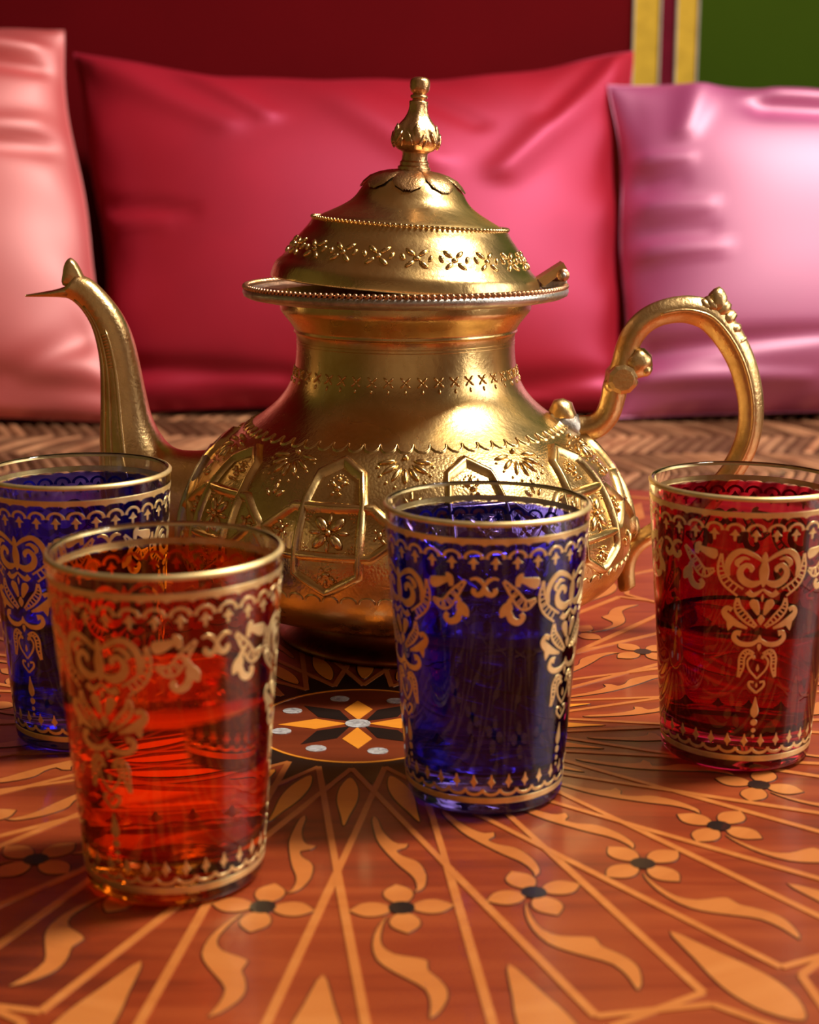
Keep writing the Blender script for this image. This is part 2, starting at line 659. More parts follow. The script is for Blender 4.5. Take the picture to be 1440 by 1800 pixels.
cushion('satin_cushion', 'crimson satin cushion in the middle behind the teapot', M['satin_crimson'], (-0.056, 1.432, MZ + 0.002), 0.540, 0.352, 0.135, 19, 0,
        [(-0.98, 0.98, -0.45, 0.55, 0.10, 0.010), (-0.62, 1.0, -0.30, 0.62, 0.07, 0.012), (-0.20, 0.98, 0.30, 0.30, 0.10, 0.010), (0.05, 0.95, 0.45, 0.55, 0.06, -0.007),
         (1.0, 0.95, 0.55, 0.25, 0.09, 0.014), (0.90, 1.0, 0.70, 0.60, 0.06, -0.008), (-1.0, 0.10, -0.60, 0.0, 0.05, -0.009), (-1.0, 0.02, -0.7, -0.06, 0.04, 0.006),
         (-1.0, -0.78, -0.25, -0.86, 0.06, -0.012), (0.6, -0.9, 1, -0.8, 0.06, -0.009)], sag=0.13, corner=0.042, seed=4, skew=(0.045, -0.004))
cushion('satin_cushion', 'salmon pink satin cushion at the far left behind the spout', M['satin_pink'], (-0.600, 1.398, MZ + 0.002), 0.545, 0.366, 0.150, 17, -4,
        [(1.0, 0.45, 0.66, 0.40, 0.06, 0.012), (1.0, 0.35, 0.7, 0.30, 0.05, -0.008), (0.55, 0.90, 1.0, 0.86, 0.06, 0.018), (0.5, 0.80, 1.0, 0.74, 0.05, -0.016),
         (1.0, -0.55, 0.72, -0.80, 0.06, -0.012), (0.6, -0.85, 0.98, -0.86, 0.08, -0.012)], sag=0.0, corner=0.04, seed=9, skew=(0.0, 0.082))
cushion('satin_cushion', 'orchid pink satin cushion at the far right behind the handle', M['satin_orchid'], (0.461, 1.418, MZ + 0.002), 0.535, 0.318, 0.150, 18, 3,
        [(-1.0, 0.48, -0.80, 0.45, 0.04, 0.010), (-1.0, 0.34, -0.82, 0.33, 0.035, -0.008), (-1.0, 0.20, -0.74, 0.16, 0.045, 0.010), (-1.0, 0.05, -0.74, 0.02, 0.045, -0.008), (-1.0, -0.08, -0.7, -0.10, 0.045, 0.009), (-0.7, 0.98, -0.80, 0.62, 0.06, 0.014),
         (-0.45, 0.90, 0.1, 0.80, 0.07, 0.014), (-0.5, 0.78, 0.1, 0.68, 0.06, -0.010), (-1.0, -0.66, -0.35, -0.60, 0.06, -0.013), (-1.0, -0.80, -0.4, -0.84, 0.05, 0.009)], sag=0.03, corner=0.03, seed=15)

# ------------------------------------------------------------------ inlaid table
TC = (-0.0174, 0.4912)               # centre of the inlaid rose
table = empty('inlaid_table', (TC[0], TC[1], RZ0))
tag(table, 'round red-brown wooden table inlaid with pale flowers and strips', 'table')
TZ = -RZ0                            # table top height above the floor
mb = MB()
lathe(mb, [(TZ - 0.030, 0.40), (TZ - 0.028, 0.419), (TZ - 0.022, 0.426), (TZ - 0.008, 0.428), (TZ - 0.002, 0.426), (TZ, 0.422), (TZ, 0.30), (TZ, 0.1)], 128)
top = mb.build('table_top', M['wood_red'], table)
for p_ in top.data.polygons: p_.use_smooth = False
mb = MB(); lathe(mb, [(0.0, 0.27), (0.02, 0.275), (0.03, 0.262), (TZ - 0.07, 0.285), (TZ - 0.05, 0.30), (TZ - 0.030, 0.30)], 8)
mb.build('base', M['wood_dark'], table, False)
IH = 0.00025                         # inlay stands a hair proud of the ground wood
NF = 24
A0 = 6.6                             # a flower's angle seen from the centre (0 = towards the camera)


def pol(r, a):
    return (r * sin(radians(a)), -r * cos(radians(a)))


def inlay_mesh(name, poly, mat, h=IH, seam=0.0):
    m_ = MB(); slab(m_, poly, TZ - 0.0006, TZ + h)
    n0 = len(m_.f)
    if seam:                             # dark glue line round the piece
        ar = sum(poly[i][0] * poly[(i + 1) % len(poly)][1] - poly[(i + 1) % len(poly)][0] * poly[i][1] for i in range(len(poly)))
        sg = 1 if ar > 0 else -1
        off = []
        for i, p in enumerate(poly):
            a, b = poly[i - 1], poly[(i + 1) % len(poly)]
            dx, dy = b[0] - a[0], b[1] - a[1]; l = hypot(dx, dy) or 1
            off.append((p[0] + sg * dy / l * seam, p[1] - sg * dx / l * seam))
        slab(m_, off, TZ - 0.0006, TZ + h - 0.00012)
    me = m_.mesh(name, False)
    me.materials.append(mat)
    if seam:
        me.materials.append(M['ebony'])
        for i in range(n0, len(me.polygons)): me.polygons[i].material_index = 1
    return me


def ring_of(name, me, n, a0, step):
    for k in range(n):
        o_ = link(name, me, None, table)
        o_.rotation_euler = (0, 0, radians(a0 + step * k))


def inset(poly, d):
    ar = sum(poly[i][0] * poly[(i + 1) % len(poly)][1] - poly[(i + 1) % len(poly)][0] * poly[i][1] for i in range(len(poly)))
    sg = -1 if ar > 0 else 1
    out = []
    for i, p in enumerate(poly):
        a, b = poly[i - 1], poly[(i + 1) % len(poly)]
        dx, dy = b[0] - a[0], b[1] - a[1]; l = hypot(dx, dy) or 1
        out.append((p[0] + sg * dy / l * d, p[1] - sg * dx / l * d))
    return out


def strip_poly(pts, w):
    P = [Vector((p[0], p[1])) for p in pts]
    L = []; R = []
    for i, p in enumerate(P):
        d = (P[min(i + 1, len(P) - 1)] - P[max(i - 1, 0)]).normalized()
        n_ = Vector((-d.y, d.x))
        L.append(tuple(p + n_ * w / 2)); R.append(tuple(p - n_ * w / 2))
    return L + R[::-1]


# everything below is drawn once at angle 0 (towards the camera) and turned about the centre
AC = A0 - 7.5                        # the crossings lie midway between flowers
SW = 0.0022
for s in (-1, 1):
    line = [pol(0.040, -15 * s), pol(0.113, 0), pol(0.1935, 3.45 * s)]
    ring_of('inlay_strip', inlay_mesh('inlay_strip', strip_poly(line[:2], SW * 0.85), M['wood_light'], IH + (0.00004 if s > 0 else 0)), NF, AC, 15)
    ring_of('inlay_strip', inlay_mesh('inlay_strip', strip_poly(line[1:], SW * 1.05), M['wood_light'], IH + (0.00004 if s > 0 else 0)), NF, AC, 15)
    hook = [pol(0.1935, 3.45 * s), pol(0.1985, 11.2 * s), pol(0.262, 18.0 * s)]
    ring_of('inlay_hook', inlay_mesh('inlay_hook', strip_poly(hook[:2], SW), M['wood_light'], IH + (0.00007 if s > 0 else 0.00003)), NF, AC, 15)
    ring_of('inlay_hook', inlay_mesh('inlay_hook', strip_poly(hook[1:], SW), M['wood_light'], IH + (0.00006 if s > 0 else 0.00002)), NF, AC, 15)
# flame leaves, inner oblong leaves, ebony points
flame = spline([(0.0, -0.1665), (0.0034, -0.180), (0.0057, -0.190), (0.0064, -0.198), (0.0048, -0.2065), (0.0, -0.2130), (-0.0048, -0.2065), (-0.0064, -0.198), (-0.0057, -0.190), (-0.0034, -0.180)], 3, True)
ring_of('flame_leaf', inlay_mesh('flame_leaf', flame, M['wood_light'], seam=0.00035), NF, AC, 15)
flame2 = [(x * 1.9, -0.285 - (y + 0.19) * 1.5) for x, y in flame]
ring_of('flame_leaf', inlay_mesh('flame_leaf', flame2, M['wood_light'], seam=0.00035), NF, A0, 15)
oblong = spline([(0.0, -0.0475), (0.0026, -0.055), (0.0030, -0.065), (0.0012, -0.076), (0.0, -0.083), (-0.0012, -0.076), (-0.0030, -0.065), (-0.0026, -0.055)], 3, True)
ring_of('oblong_leaf', inlay_mesh('oblong_leaf', oblong, M['wood_gold'], seam=0.00035), NF, AC, 15)
ebony = [pol(0.0352, -7.5), pol(0.0352, 0), pol(0.0352, 7.5), pol(0.0405, 7.4), pol(0.0530, 0), pol(0.0405, -7.4)]
ring_of('ebony_point', inlay_mesh('ebony_point', ebony, M['ebony'], 0.0001), NF, A0, 15)
# flowers
for d in range(4):
    an = d * pi / 2
    pet = spline([(0.0030, 0.0014), (0.0062, 0.0036), (0.0098, 0.0034), (0.0128, 0.0006), (0.0130, -0.0004), (0.0098, -0.0034), (0.0062, -0.0036), (0.0030, -0.0014)], 3, True)
    pet = [(x * cos(an) - y * sin(an), x * sin(an) + y * cos(an) - 0.1342) for x, y in pet]
    ring_of('flower_petal', inlay_mesh('flower_petal', pet, M['wood_light'], seam=0.00035), NF, A0, 15)
cen = [(0.0034 * cos(2 * pi * k / 14), 0.0034 * sin(2 * pi * k / 14) - 0.1342) for k in range(14)]
ring_of('flower_center', inlay_mesh('flower_center', cen, M['ebony'], IH + 0.0001), NF, A0, 15)
# scroll leaves (x tangential, y = -radius)
outer = [(-0.0050, -0.1385), (-0.0079, -0.1445), (-0.0096, -0.1522), (-0.0092, -0.1597), (-0.0065, -0.1650), (-0.0028, -0.1698), (0.0005, -0.1746), (0.0008, -0.1808), (-0.0001, -0.1870), (0.0029, -0.1852), (0.0060, -0.1789), (0.0063, -0.1738),
         (0.0048, -0.1690), (0.0032, -0.1655), (0.0036, -0.1612), (0.0004, -0.1590), (-0.0039, -0.1570), (-0.0062, -0.1530), (-0.0060, -0.1474), (-0.0046, -0.1414), (-0.0036, -0.1385)]
outer = inset(spline(outer, 2, True), 0.0006)
ring_of('scroll_leaf', inlay_mesh('scroll_leaf', outer, M['wood_light'], seam=0.00035), NF, A0, 15)
inner = [(-0.0028, -0.0792), (-0.0029, -0.0890), (-0.0022, -0.0964), (0.0, -0.1047), (0.0020, -0.1108), (0.0041, -0.1158), (0.0049, -0.1196), (0.0048, -0.1236), (0.0040, -0.1262), (0.0062, -0.1252), (0.0078, -0.1225), (0.0089, -0.1163), (0.0081, -0.1095), (0.0063, -0.1064),
         (0.0040, -0.1042), (0.0026, -0.1008), (0.0050, -0.0996), (0.0062, -0.0965), (0.0035, -0.0960), (0.0016, -0.0927), (0.0, -0.0861), (-0.0004, -0.0795), (-0.0015, -0.0766)]
inner = inset(spline(inner, 2, True), 0.0004)
ring_of('scroll_leaf', inlay_mesh('scroll_leaf', inner, M['wood_light'], seam=0.00035), NF, A0, 15)
# outer border of the top
mb = MB()
for r0, r1 in ((0.300, 0.3035), (0.398, 0.402)):
    n = 128
    vs = []; fs = []
    for k in range(n):
        for r, z in ((r0, TZ - 0.0005), (r0, TZ + IH), (r1, TZ + IH), (r1, TZ - 0.0005)):
            vs.append(pol(r, 360 * k / n) + (z,))
    for k in range(n):
        k2 = (k + 1) % n
        for q in range(3):
            fs.append((k * 4 + q, k2 * 4 + q, k2 * 4 + q + 1, k * 4 + q + 1))
    mb.add(vs, fs)
mb.build('border_line', M['wood_light'], table, False)
diam = [(0, -0.318), (0.011, -0.350), (0, -0.386), (-0.011, -0.350)]
ring_of('border_diamond', inlay_mesh('border_diamond', diam, M['wood_light']), 48, 0, 7.5)
# central rose
mb = MB(); slab(mb, [pol(0.0352, 360 * k / 72) for k in range(72)], TZ - 0.0005, TZ + 0.00012); mb.build('rose_disc', M['wood_dark'], table, False)
mb = MB()
n = 72; vs = []; fs = []
for k in range(n):
    for r, z in ((0.0346, TZ), (0.0346, TZ + 0.0003), (0.0356, TZ + 0.0003), (0.0356, TZ)):
        vs.append(pol(r, 360 * k / n) + (z,))
for k in range(n):
    for q in range(3):
        fs.append((k * 4 + q, ((k + 1) % n) * 4 + q, ((k + 1) % n) * 4 + q + 1, k * 4 + q + 1))
mb.add(vs, fs); mb.build('rose_rim', M['wood_gold'], table, False)
for k in range(8):
    a = 45 * k
    tipr = 0.0268 if k % 4 == 2 else (0.0232 if k % 2 == 0 else 0.0262)
    rh = [pol(0.0040, a - 3), pol(0.0150, a - 18), pol(tipr, a + 2), pol(0.0150, a + 20), pol(0.0040, a + 3)]
    link('rose_ray', inlay_mesh('rose_ray', rh, M['wood_gold'] if k % 2 == 0 else M['ebony'], 0.00026), None, table)
    px, py = pol(0.0262, 16 + 45 * k)
    ov = [(px + 0.0034 * cos(t), py + 0.0029 * sin(t)) for t in [2 * pi * q / 12 for q in range(12)]]
    link('pearl_oval', inlay_mesh('pearl_oval', ov, M['pearl'], 0.0003), None, table)
ov = [(0.0043 * cos(2 * pi * q / 16), 0.0040 * sin(2 * pi * q / 16)) for q in range(16)]
link('pearl_oval', inlay_mesh('pearl_oval', ov, M['pearl'], 0.0004), None, table)

# ------------------------------------------------------------------ teapot
PX, PY = -0.0015, 0.60
pot = empty('brass_teapot', (PX, PY, 0.0004))
tag(pot, 'engraved brass teapot with long spout and domed lid, middle of table', 'teapot')

BP = [(0.0145, 0.046), (0.0150, 0.053), (0.0165, 0.062), (0.0190, 0.0715), (0.0225, 0.0795), (0.0265, 0.0843), (0.0306, 0.0869), (0.0353, 0.0883), (0.0399, 0.0890), (0.0446, 0.0891), (0.0493, 0.0887), (0.0539, 0.0877),
      (0.0585, 0.0861), (0.0631, 0.0839), (0.0677, 0.0811), (0.0723, 0.0775), (0.0757, 0.0742), (0.0791, 0.0702), (0.0825, 0.0655), (0.0859, 0.0605), (0.0893, 0.0557), (0.0927, 0.0516), (0.0961, 0.0484), (0.0994, 0.0461), (0.1028, 0.0445),
      (0.1061, 0.0434), (0.1106, 0.0427), (0.1172, 0.0423), (0.1205, 0.0426), (0.1212, 0.0434), (0.1222, 0.0432), (0.1232, 0.0437), (0.1250, 0.0449), (0.1272, 0.0467), (0.1294, 0.0483), (0.1315, 0.0486), (0.1330, 0.0486)]
prof = spline(BP, 3)
mb = MB(); lathe(mb, prof, 144, cap0=True, cap1=False); mb.build('body', M['brass_body'], pot)
# inside of the neck
mb = MB(); lathe(mb, [(0.1362, 0.0500), (0.1330, 0.0470), (0.125, 0.043), (0.112, 0.0410), (0.095, 0.046)], 72, cap0=False, cap1=True); mb.build('neck_lining', M['brass_cast'], pot)
# foot
mb = MB(); lathe(mb, spline([(0.0, 0.0505), (0.0015, 0.0515), (0.0035, 0.0500), (0.0060, 0.0460), (0.0100, 0.0440), (0.0150, 0.0465)], 4), 96); mb.build('foot', M['brass_shaded'], pot)
# flange
mb = MB(); lathe(mb, [(0.1330, 0.0480), (0.1334, 0.056), (0.1343, 0.0605), (0.1352, 0.0623), (0.1366, 0.0628), (0.1378, 0.0624), (0.1380, 0.0610), (0.1368, 0.0560), (0.1362, 0.0500)], 144, False, False)
mb.build('flange', M['solder'], pot)


def rope(mb, R, z, n, r, tilt=0.9):
    for k in range(n):
        a = 2 * pi * k / n
        c = Vector((R * sin(a), -R * cos(a), z))
        t = Vector((cos(a), sin(a), 0)); rad = Vector((sin(a), -cos(a), 0)); up = Vector((0, 0, 1))
        d = (t * cos(tilt) + up * sin(tilt) * 0.5 + rad * sin(tilt) * 0.8).normalized()
        s = d.cross(t).normalized(); q = d.cross(s).normalized()
        ellipsoid(mb, c, (q * r * 0.62, s * r * 0.8, d * r * 1.35), 6, 4)


mb = MB(); rope(mb, 0.0612, 0.1383, 170, 0.00165); o = mb.build('flange_rope', M['copper_rope'], pot); o['kind'] = 'stuff'


# --- relief on the body: everything follows the surface of revolution
def body_r(z):
    for i in range(len(prof) - 1):
        z0, r0 = prof[i]; z1, r1 = prof[i + 1]
        if z0 <= z <= z1 and z1 > z0:
            return r0 + (r1 - r0) * (z - z0) / (z1 - z0), (r1 - r0) / (z1 - z0)
    return prof[-1][1], 0.0


def surf(fn, a, z, off):
    r, dr = fn(z)
    n = Vector((1, -dr)).normalized()     # (radial, z)
    rr = r + n.x * off
    return Vector((rr * sin(a), -rr * cos(a), z + n.y * off))


def stroke(mb, fn, pts, wid, h, r_ref, flat=0.5, base=-0.00012):
    """raised ribbon: pts (s, z) in metres along the surface (s / r_ref = angle), wid scalar or list"""
    n = len(pts)
    W = wid if hasattr(wid, '__len__') else [wid] * n
    vs = []; fs = []
    for i in range(n):
        p = Vector(pts[i])
        d = Vector(pts[min(i + 1, n - 1)]) - Vector(pts[max(i - 1, 0)])
        if d.length < 1e-9: d = Vector((1, 0))
        d.normalize()
        q = Vector((-d.y, d.x))
        for k, (e, o_) in enumerate(((-1, base), (-flat, h), (flat, h), (1, base))):
            s = p + q * (e * W[i] / 2)
            vs.append(surf(fn, s.x / r_ref, s.y, o_))
    for i in range(n - 1):
        for k in range(3):
            a = i * 4 + k
            fs.append((a, a + 4, a + 5, a + 1))
    mb.add(vs, fs)


def dens(pts, step):
    out = [tuple(pts[0])]
    for a, b in zip(pts[:-1], pts[1:]):
        m_ = max(1, int(math.ceil(hypot(b[0] - a[0], b[1] - a[1]) / step)))
        for k in range(1, m_ + 1):
            out.append((a[0] + (b[0] - a[0]) * k / m_, a[1] + (b[1] - a[1]) * k / m_))
    return out


def blob(mb, fn, s, z, ls, lz, ang, h, r_ref, n=8, m=4):
    """low teardrop dome on the surface"""
    c = surf(fn, s / r_ref, z, 0)
    nrm = (surf(fn, s / r_ref, z, 0.001) - c).normalized()
    a = s / r_ref
    t = Vector((cos(a), sin(a), 0))
    u = nrm.cross(t).normalized()
    d1 = t * cos(ang) + u * sin(ang)
    d2 = u * cos(ang) - t * sin(ang)
    ellipsoid(mb, c, (d1 * ls, d2 * lz, nrm * h), n, m)


RR = 0.086
DEG = pi / 180 * RR


def rot_z(me_name, me, mat, a):
    o_ = link(me_name, me, mat, pot)
    o_.rotation_euler = (0, 0, radians(a))
    return o_


# panel ribs (an upright hexagon woven through a lying one)
up_hex = [(0.0, 0.0812), (6.3, 0.0772), (7.6, 0.0690), (7.6, 0.0450), (0.0, 0.0385), (-7.6, 0.0450), (-7.6, 0.0690), (-6.3, 0.0772), (0.0, 0.0812)]
ly_hex = [(-17.4, 0.0590), (-10.2, 0.0672), (10.2, 0.0672), (17.4, 0.0590), (10.2, 0.0512), (-10.2, 0.0512), (-17.4, 0.0590)]
m1 = MB(); stroke(m1, body_r, dens([(a * DEG, z) for a, z in up_hex], 0.003), 0.0037, 0.0021, RR, 0.30)
m2 = MB(); stroke(m2, body_r, dens([(a * DEG, z) for a, z in ly_hex], 0.003), 0.0037, 0.0018, RR, 0.30)
up_me, ly_me = m1.mesh('upright_rib'), m2.mesh('lying_rib')
# rosette in the middle of a panel
m3 = MB()
for k in range(4):
    an = pi / 4 + k * pi / 2
    blob(m3, body_r, 0.0043 * cos(an), 0.0592 + 0.0040 * sin(an), 0.0036, 0.0020, an, 0.0013, RR)
for k in range(4):
    an = k * pi / 2
    blob(m3, body_r, 0.0052 * cos(an), 0.0592 + 0.0046 * sin(an), 0.0026, 0.0009, an, 0.0010, RR, 6, 4)
blob(m3, body_r, 0, 0.0592, 0.0013, 0.0013, 0, 0.0017, RR)
for sx in (-1, 1):
    for sy in (-1, 1):
        for i in range(3):
            for j in range(3):
                if i + j < 3:
                    blob(m3, body_r, sx * (0.0088 - i * 0.0011), 0.0592 + sy * (0.0062 - j * 0.0011), 0.0005, 0.0005, 0, 0.0006, RR, 6, 4)
ros_me = m3.mesh('rosette')


def bud(c_s, c_z, ang, sc_=1.0):
    m_ = MB()
    for q, (dx, dy, l, w_, an) in enumerate(((0, 0, 0.0019, 0.0013, 0), (0.0026, 0.0016, 0.0018, 0.0010, 0.8), (-0.0026, 0.0016, 0.0018, 0.0010, -0.8), (0, 0.0032, 0.0014, 0.0009, 1.57), (0.0016, -0.0020, 0.0012, 0.0007, -0.6), (-0.0016, -0.0020, 0.0012, 0.0007, 0.6))):
        x = (dx * cos(ang) - dy * sin(ang)) * sc_; y = (dx * sin(ang) + dy * cos(ang)) * sc_
        blob(m_, body_r, c_s + x, c_z + y, l * sc_, w_ * sc_, an + ang, 0.0012, RR)
    for k in range(9):
        an = ang + pi * (0.1 + 0.8 * k / 8) + 0.1
        blob(m_, body_r, c_s + 0.0050 * sc_ * cos(an), c_z + 0.0046 * sc_ * sin(an), 0.00045, 0.00045, 0, 0.0006, RR, 6, 4)
    return m_.mesh('bud_motif')


buds = [bud(0, 0.0732, 0, 0.85), bud(0, 0.0452, pi, 0.85), bud(12.2 * DEG, 0.0592, -pi / 2, 0.8), bud(-12.2 * DEG, 0.0592, pi / 2, 0.8)]
# fan shells between the panels
m4 = MB()
for k in range(7):
    an = -pi / 2 + (k - 3) * 0.46
    blob(m4, body_r, 0.0052 * cos(an) * 1.25, 0.0822 + 0.0048 * sin(an), 0.0036, 0.0011, an, 0.0012, 0.068)
blob(m4, body_r, 0, 0.0826, 0.0012, 0.0012, 0, 0.0016, 0.068)
for k in range(9):
    an = -pi / 2 + (k - 4) * 0.34
    blob(m4, body_r, 0.0098 * cos(an), 0.0815 + 0.0078 * sin(an), 0.0008, 0.0006, an, 0.0007, 0.068, 6, 4)
fan_me = m4.mesh('fan_shell')
for me, mt in ((up_me, M['brass']), (ly_me, M['brass']), (ros_me, M['brass']), (fan_me, M['brass'])):
    me.materials.append(mt)
for b_ in buds: b_.materials.append(M['brass'])
for k in range(10):
    a = 18 + 36 * k
    rot_z('upright_rib', up_me, None, a); rot_z('lying_rib', ly_me, None, a); rot_z('rosette', ros_me, None, a)
    for b_ in buds: rot_z('bud_motif', b_, None, a)
    rot_z('fan_shell', fan_me, None, a + 18)
# small triangular sprays under the shells, between lying hexagons
m5 = MB()
for dx, dz, l, an in ((0, 0.0455, 0.003, pi / 2), (0.004, 0.0440, 0.0026, 0.9), (-0.004, 0.0440, 0.0026, pi - 0.9), (0, 0.0715, 0.0026, pi / 2), (0.003, 0.0700, 0.002, 0.8), (-0.003, 0.0700, 0.002, pi - 0.8)):
    blob(m5, body_r, dx, dz, l, 0.0009, an, 0.0010, RR)
sp_me = m5.mesh('leaf_spray'); sp_me.materials.append(M['brass'])
for k in range(10): rot_z('leaf_spray', sp_me, None, 36 * k)
# scallop chains above and below the panels
m6 = MB()
for zc, n, w_, sg in ((0.0862, 64, 0.0052, -1), (0.0352, 84, 0.0060, 1)):
    r_, _ = body_r(zc)
    for k in range(n):
        a = 2 * pi * k / n
        arc = [(a * r_ + 0.0026 * 1.1 * cos(t), zc + sg * 0.0022 * sin(t)) for t in [pi * q / 6 for q in range(7)]]
        stroke(m6, body_r, arc, 0.0010, 0.0006, r_, 0.2)
o = m6.build('scallop_chain', M['brass'], pot); o['kind'] = 'stuff'
# quatrefoils round the neck
m7 = MB()
for k in range(4):
    an = pi / 4 + k * pi / 2
    blob(m7, body_r, 0.0014 * cos(an), 0.1062 + 0.0014 * sin(an), 0.0014, 0.0005, an, 0.0006, 0.0434, 6, 4)
blob(m7, body_r, 0, 0.1062, 0.0005, 0.0005, 0, 0.0007, 0.0434, 6, 4)
blob(m7, body_r, 0, 0.1030, 0.0005, 0.0011, 0, 0.0005, 0.0434, 6, 4)
qf_me = m7.mesh('quatrefoil'); qf_me.materials.append(M['brass'])
for k in range(44): rot_z('quatrefoil', qf_me, None, 360 / 44 * k)
mb = MB()
for z in (0.1178, 0.1166):
    r_, _ = body_r(z)
    stroke(mb, body_r, [(2 * pi * r_ * k / 96, z) for k in range(97)], 0.0005, 0.0002, r_, 0.3)
mb.build('neck_line', M['brass'], pot)

# --- lid, tipped a little on its hinge
HP = Vector((0.0535, 0, 0.1390))
T3 = Matrix.Translation(HP - Vector((0, 0, 0.0036))) @ Matrix.Rotation(radians(4.1), 4, 'Y') @ Matrix.Translation(-HP)
LP = [(0.1386, 0.0515), (0.1392, 0.0522), (0.1425, 0.0513), (0.1446, 0.0502), (0.1468, 0.0479), (0.1500, 0.0456), (0.1544, 0.0425), (0.1582, 0.0394), (0.1604, 0.0380), (0.1618, 0.0370), (0.1623, 0.0352), (0.1632, 0.0338), (0.1647, 0.0308), (0.1668, 0.0268),
      (0.1689, 0.0236), (0.1711, 0.0214), (0.1736, 0.0198), (0.1757, 0.0183), (0.1778, 0.0164), (0.1795, 0.0130), (0.1805, 0.0088), (0.1808, 0.005)]
lprof = spline(LP, 3)
mb = MB(); lathe(mb, lprof, 128, False, True)
lid_o = mb.build('lid', M['brass'], pot)
lid = lid_o
lid.matrix_local = T3
mb = MB(); lathe(mb, [(0.1386, 0.0515), (0.1392, 0.0498), (0.150, 0.043), (0.165, 0.02)], 64, False, True); mb.build('lid_lining', M['brass_cast'], lid)


def lid_r(z):
    for i in range(len(lprof) - 1):
        z0, r0 = lprof[i]; z1, r1 = lprof[i + 1]
        if z0 <= z <= z1 and z1 > z0:
            return r0 + (r1 - r0) * (z - z0) / (z1 - z0), (r1 - r0) / (z1 - z0)
    return lprof[-1][1], -2.0


mb = MB(); rope(mb, 0.0372, 0.1618, 118, 0.00105); o = mb.build('lid_rope', M['brass'], lid); o['kind'] = 'stuff'
m8 = MB()
for dx, dz, l, w_, an in ((0, 0, 0.0012, 0.0010, 0), (0.0022, 0.0016, 0.0019, 0.0009, 0.7), (-0.0022, 0.0016, 0.0019, 0.0009, -0.7 + pi), (0.0022, -0.0016, 0.0019, 0.0009, -0.7), (-0.0022, -0.0016, 0.0019, 0.0009, 0.7 + pi),
                          (0.0046, 0.0002, 0.0014, 0.0008, 1.2), (-0.0046, 0.0002, 0.0014, 0.0008, -1.2)):
    blob(m8, lid_r, dx * 1.1, 0.1512 + dz * 1.25, l * 1.2, w_ * 1.1, an, 0.0008, 0.0448)
fl_me = m8.mesh('lid_flower'); fl_me.materials.append(M['brass'])
for k in range(20):
    o = link('lid_flower', fl_me, None, lid); o.rotation_euler = (0, 0, radians(18 * k + 4))
# cap of overlapping petals under the finial
m9 = MB()
pr = [(0.0062, 0.1809), (0.0100, 0.1804), (0.0134, 0.1795), (0.0168, 0.1779), (0.0190, 0.1757), (0.0202, 0.1738)]
for sgn in (0,):
    vs = []; fs = []
    wv = [0.0026, 0.0044, 0.0056, 0.0062, 0.0052, 0.0014]
    for i, (r, z) in enumerate(pr):
        for e, o_ in ((-1, 0.0), (-0.75, 0.0007), (-0.35, 0.0002), (0, 0.0006), (0.35, 0.0002), (0.75, 0.0007), (1, 0.0)):
            a = e * wv[i] / r
            vs.append((r * sin(a), -r * cos(a), z + o_ + 0.0003))
    for i in range(5):
        for k in range(6):
            a = i * 7 + k
            fs.append((a, a + 7, a + 8, a + 1))
    m9.add(vs, fs)
pt_me = m9.mesh('cap_petal'); pt_me.materials.append(M['brass_finial'])
for k in range(8):
    o = link('cap_petal', pt_me, None, lid); o.rotation_euler = (0, 0, radians(45 * k - 6))
# finial
FP = [(0.1806, 0.0064), (0.1814, 0.0063), (0.1829, 0.0062), (0.1832, 0.0056), (0.1846, 0.0055), (0.1852, 0.0050), (0.1880, 0.0049), (0.1886, 0.0056), (0.1892, 0.0070), (0.1909, 0.0086), (0.1930, 0.0092), (0.1957, 0.0088), (0.1978, 0.0076),
      (0.2005, 0.0053), (0.2030, 0.0040), (0.2051, 0.0036), (0.2070, 0.0035), (0.2073, 0.0026), (0.2079, 0.0025), (0.2082, 0.0032), (0.2092, 0.0032), (0.2096, 0.0024), (0.2100, 0.0027), (0.2112, 0.0036), (0.2134, 0.0038), (0.2150, 0.0034), (0.2158, 0.0022), (0.2160, 0.0010)]


def fmod(a, z, r):
    if 0.1886 < z < 0.206:
        k = exp(-((z - 0.1935) / 0.0042) ** 2)
        r = r * (1 + 0.07 * k * cos(6 * a + 60 * (z - 0.193)) + 0.03 * k * cos(18 * a + 900 * (z - 0.19)) + 0.05 * (1 - k) * cos(6 * a))
    return r


mb = MB(); lathe(mb, spline(FP, 4), 72, True, True, fmod); mb.build('finial', M['brass_finial'], lid)
m10 = MB()
# leaf scales on the bulb of the finial
def fin_r(z):
    P_ = FP
    for i in range(len(P_) - 1):
        if P_[i][0] <= z <= P_[i + 1][0] and P_[i + 1][0] > P_[i][0]:
            t = (z - P_[i][0]) / (P_[i + 1][0] - P_[i][0])
            return P_[i][1] + t * (P_[i + 1][1] - P_[i][1]), (P_[i + 1][1] - P_[i][1]) / (P_[i + 1][0] - P_[i][0])
    return 0.004, 0


for k in range(6):
    for (ds, z, l, w_, an) in ((0, 0.1955, 0.0034, 0.0014, pi / 2), (0.0022, 0.1932, 0.0030, 0.0007, 1.1), (-0.0022, 0.1932, 0.0030, 0.0007, pi - 1.1), (0.0, 0.1912, 0.0018, 0.0008, 0), (0.0034, 0.1915, 0.0022, 0.0006, 1.3)):
        blob(m10, fin_r, ds + 2 * pi * 0.0088 * k / 6, z, l, w_, an, 0.0007, 0.0088, 6, 4)
o = m10.build('finial_leaves', M['brass_finial'], lid)
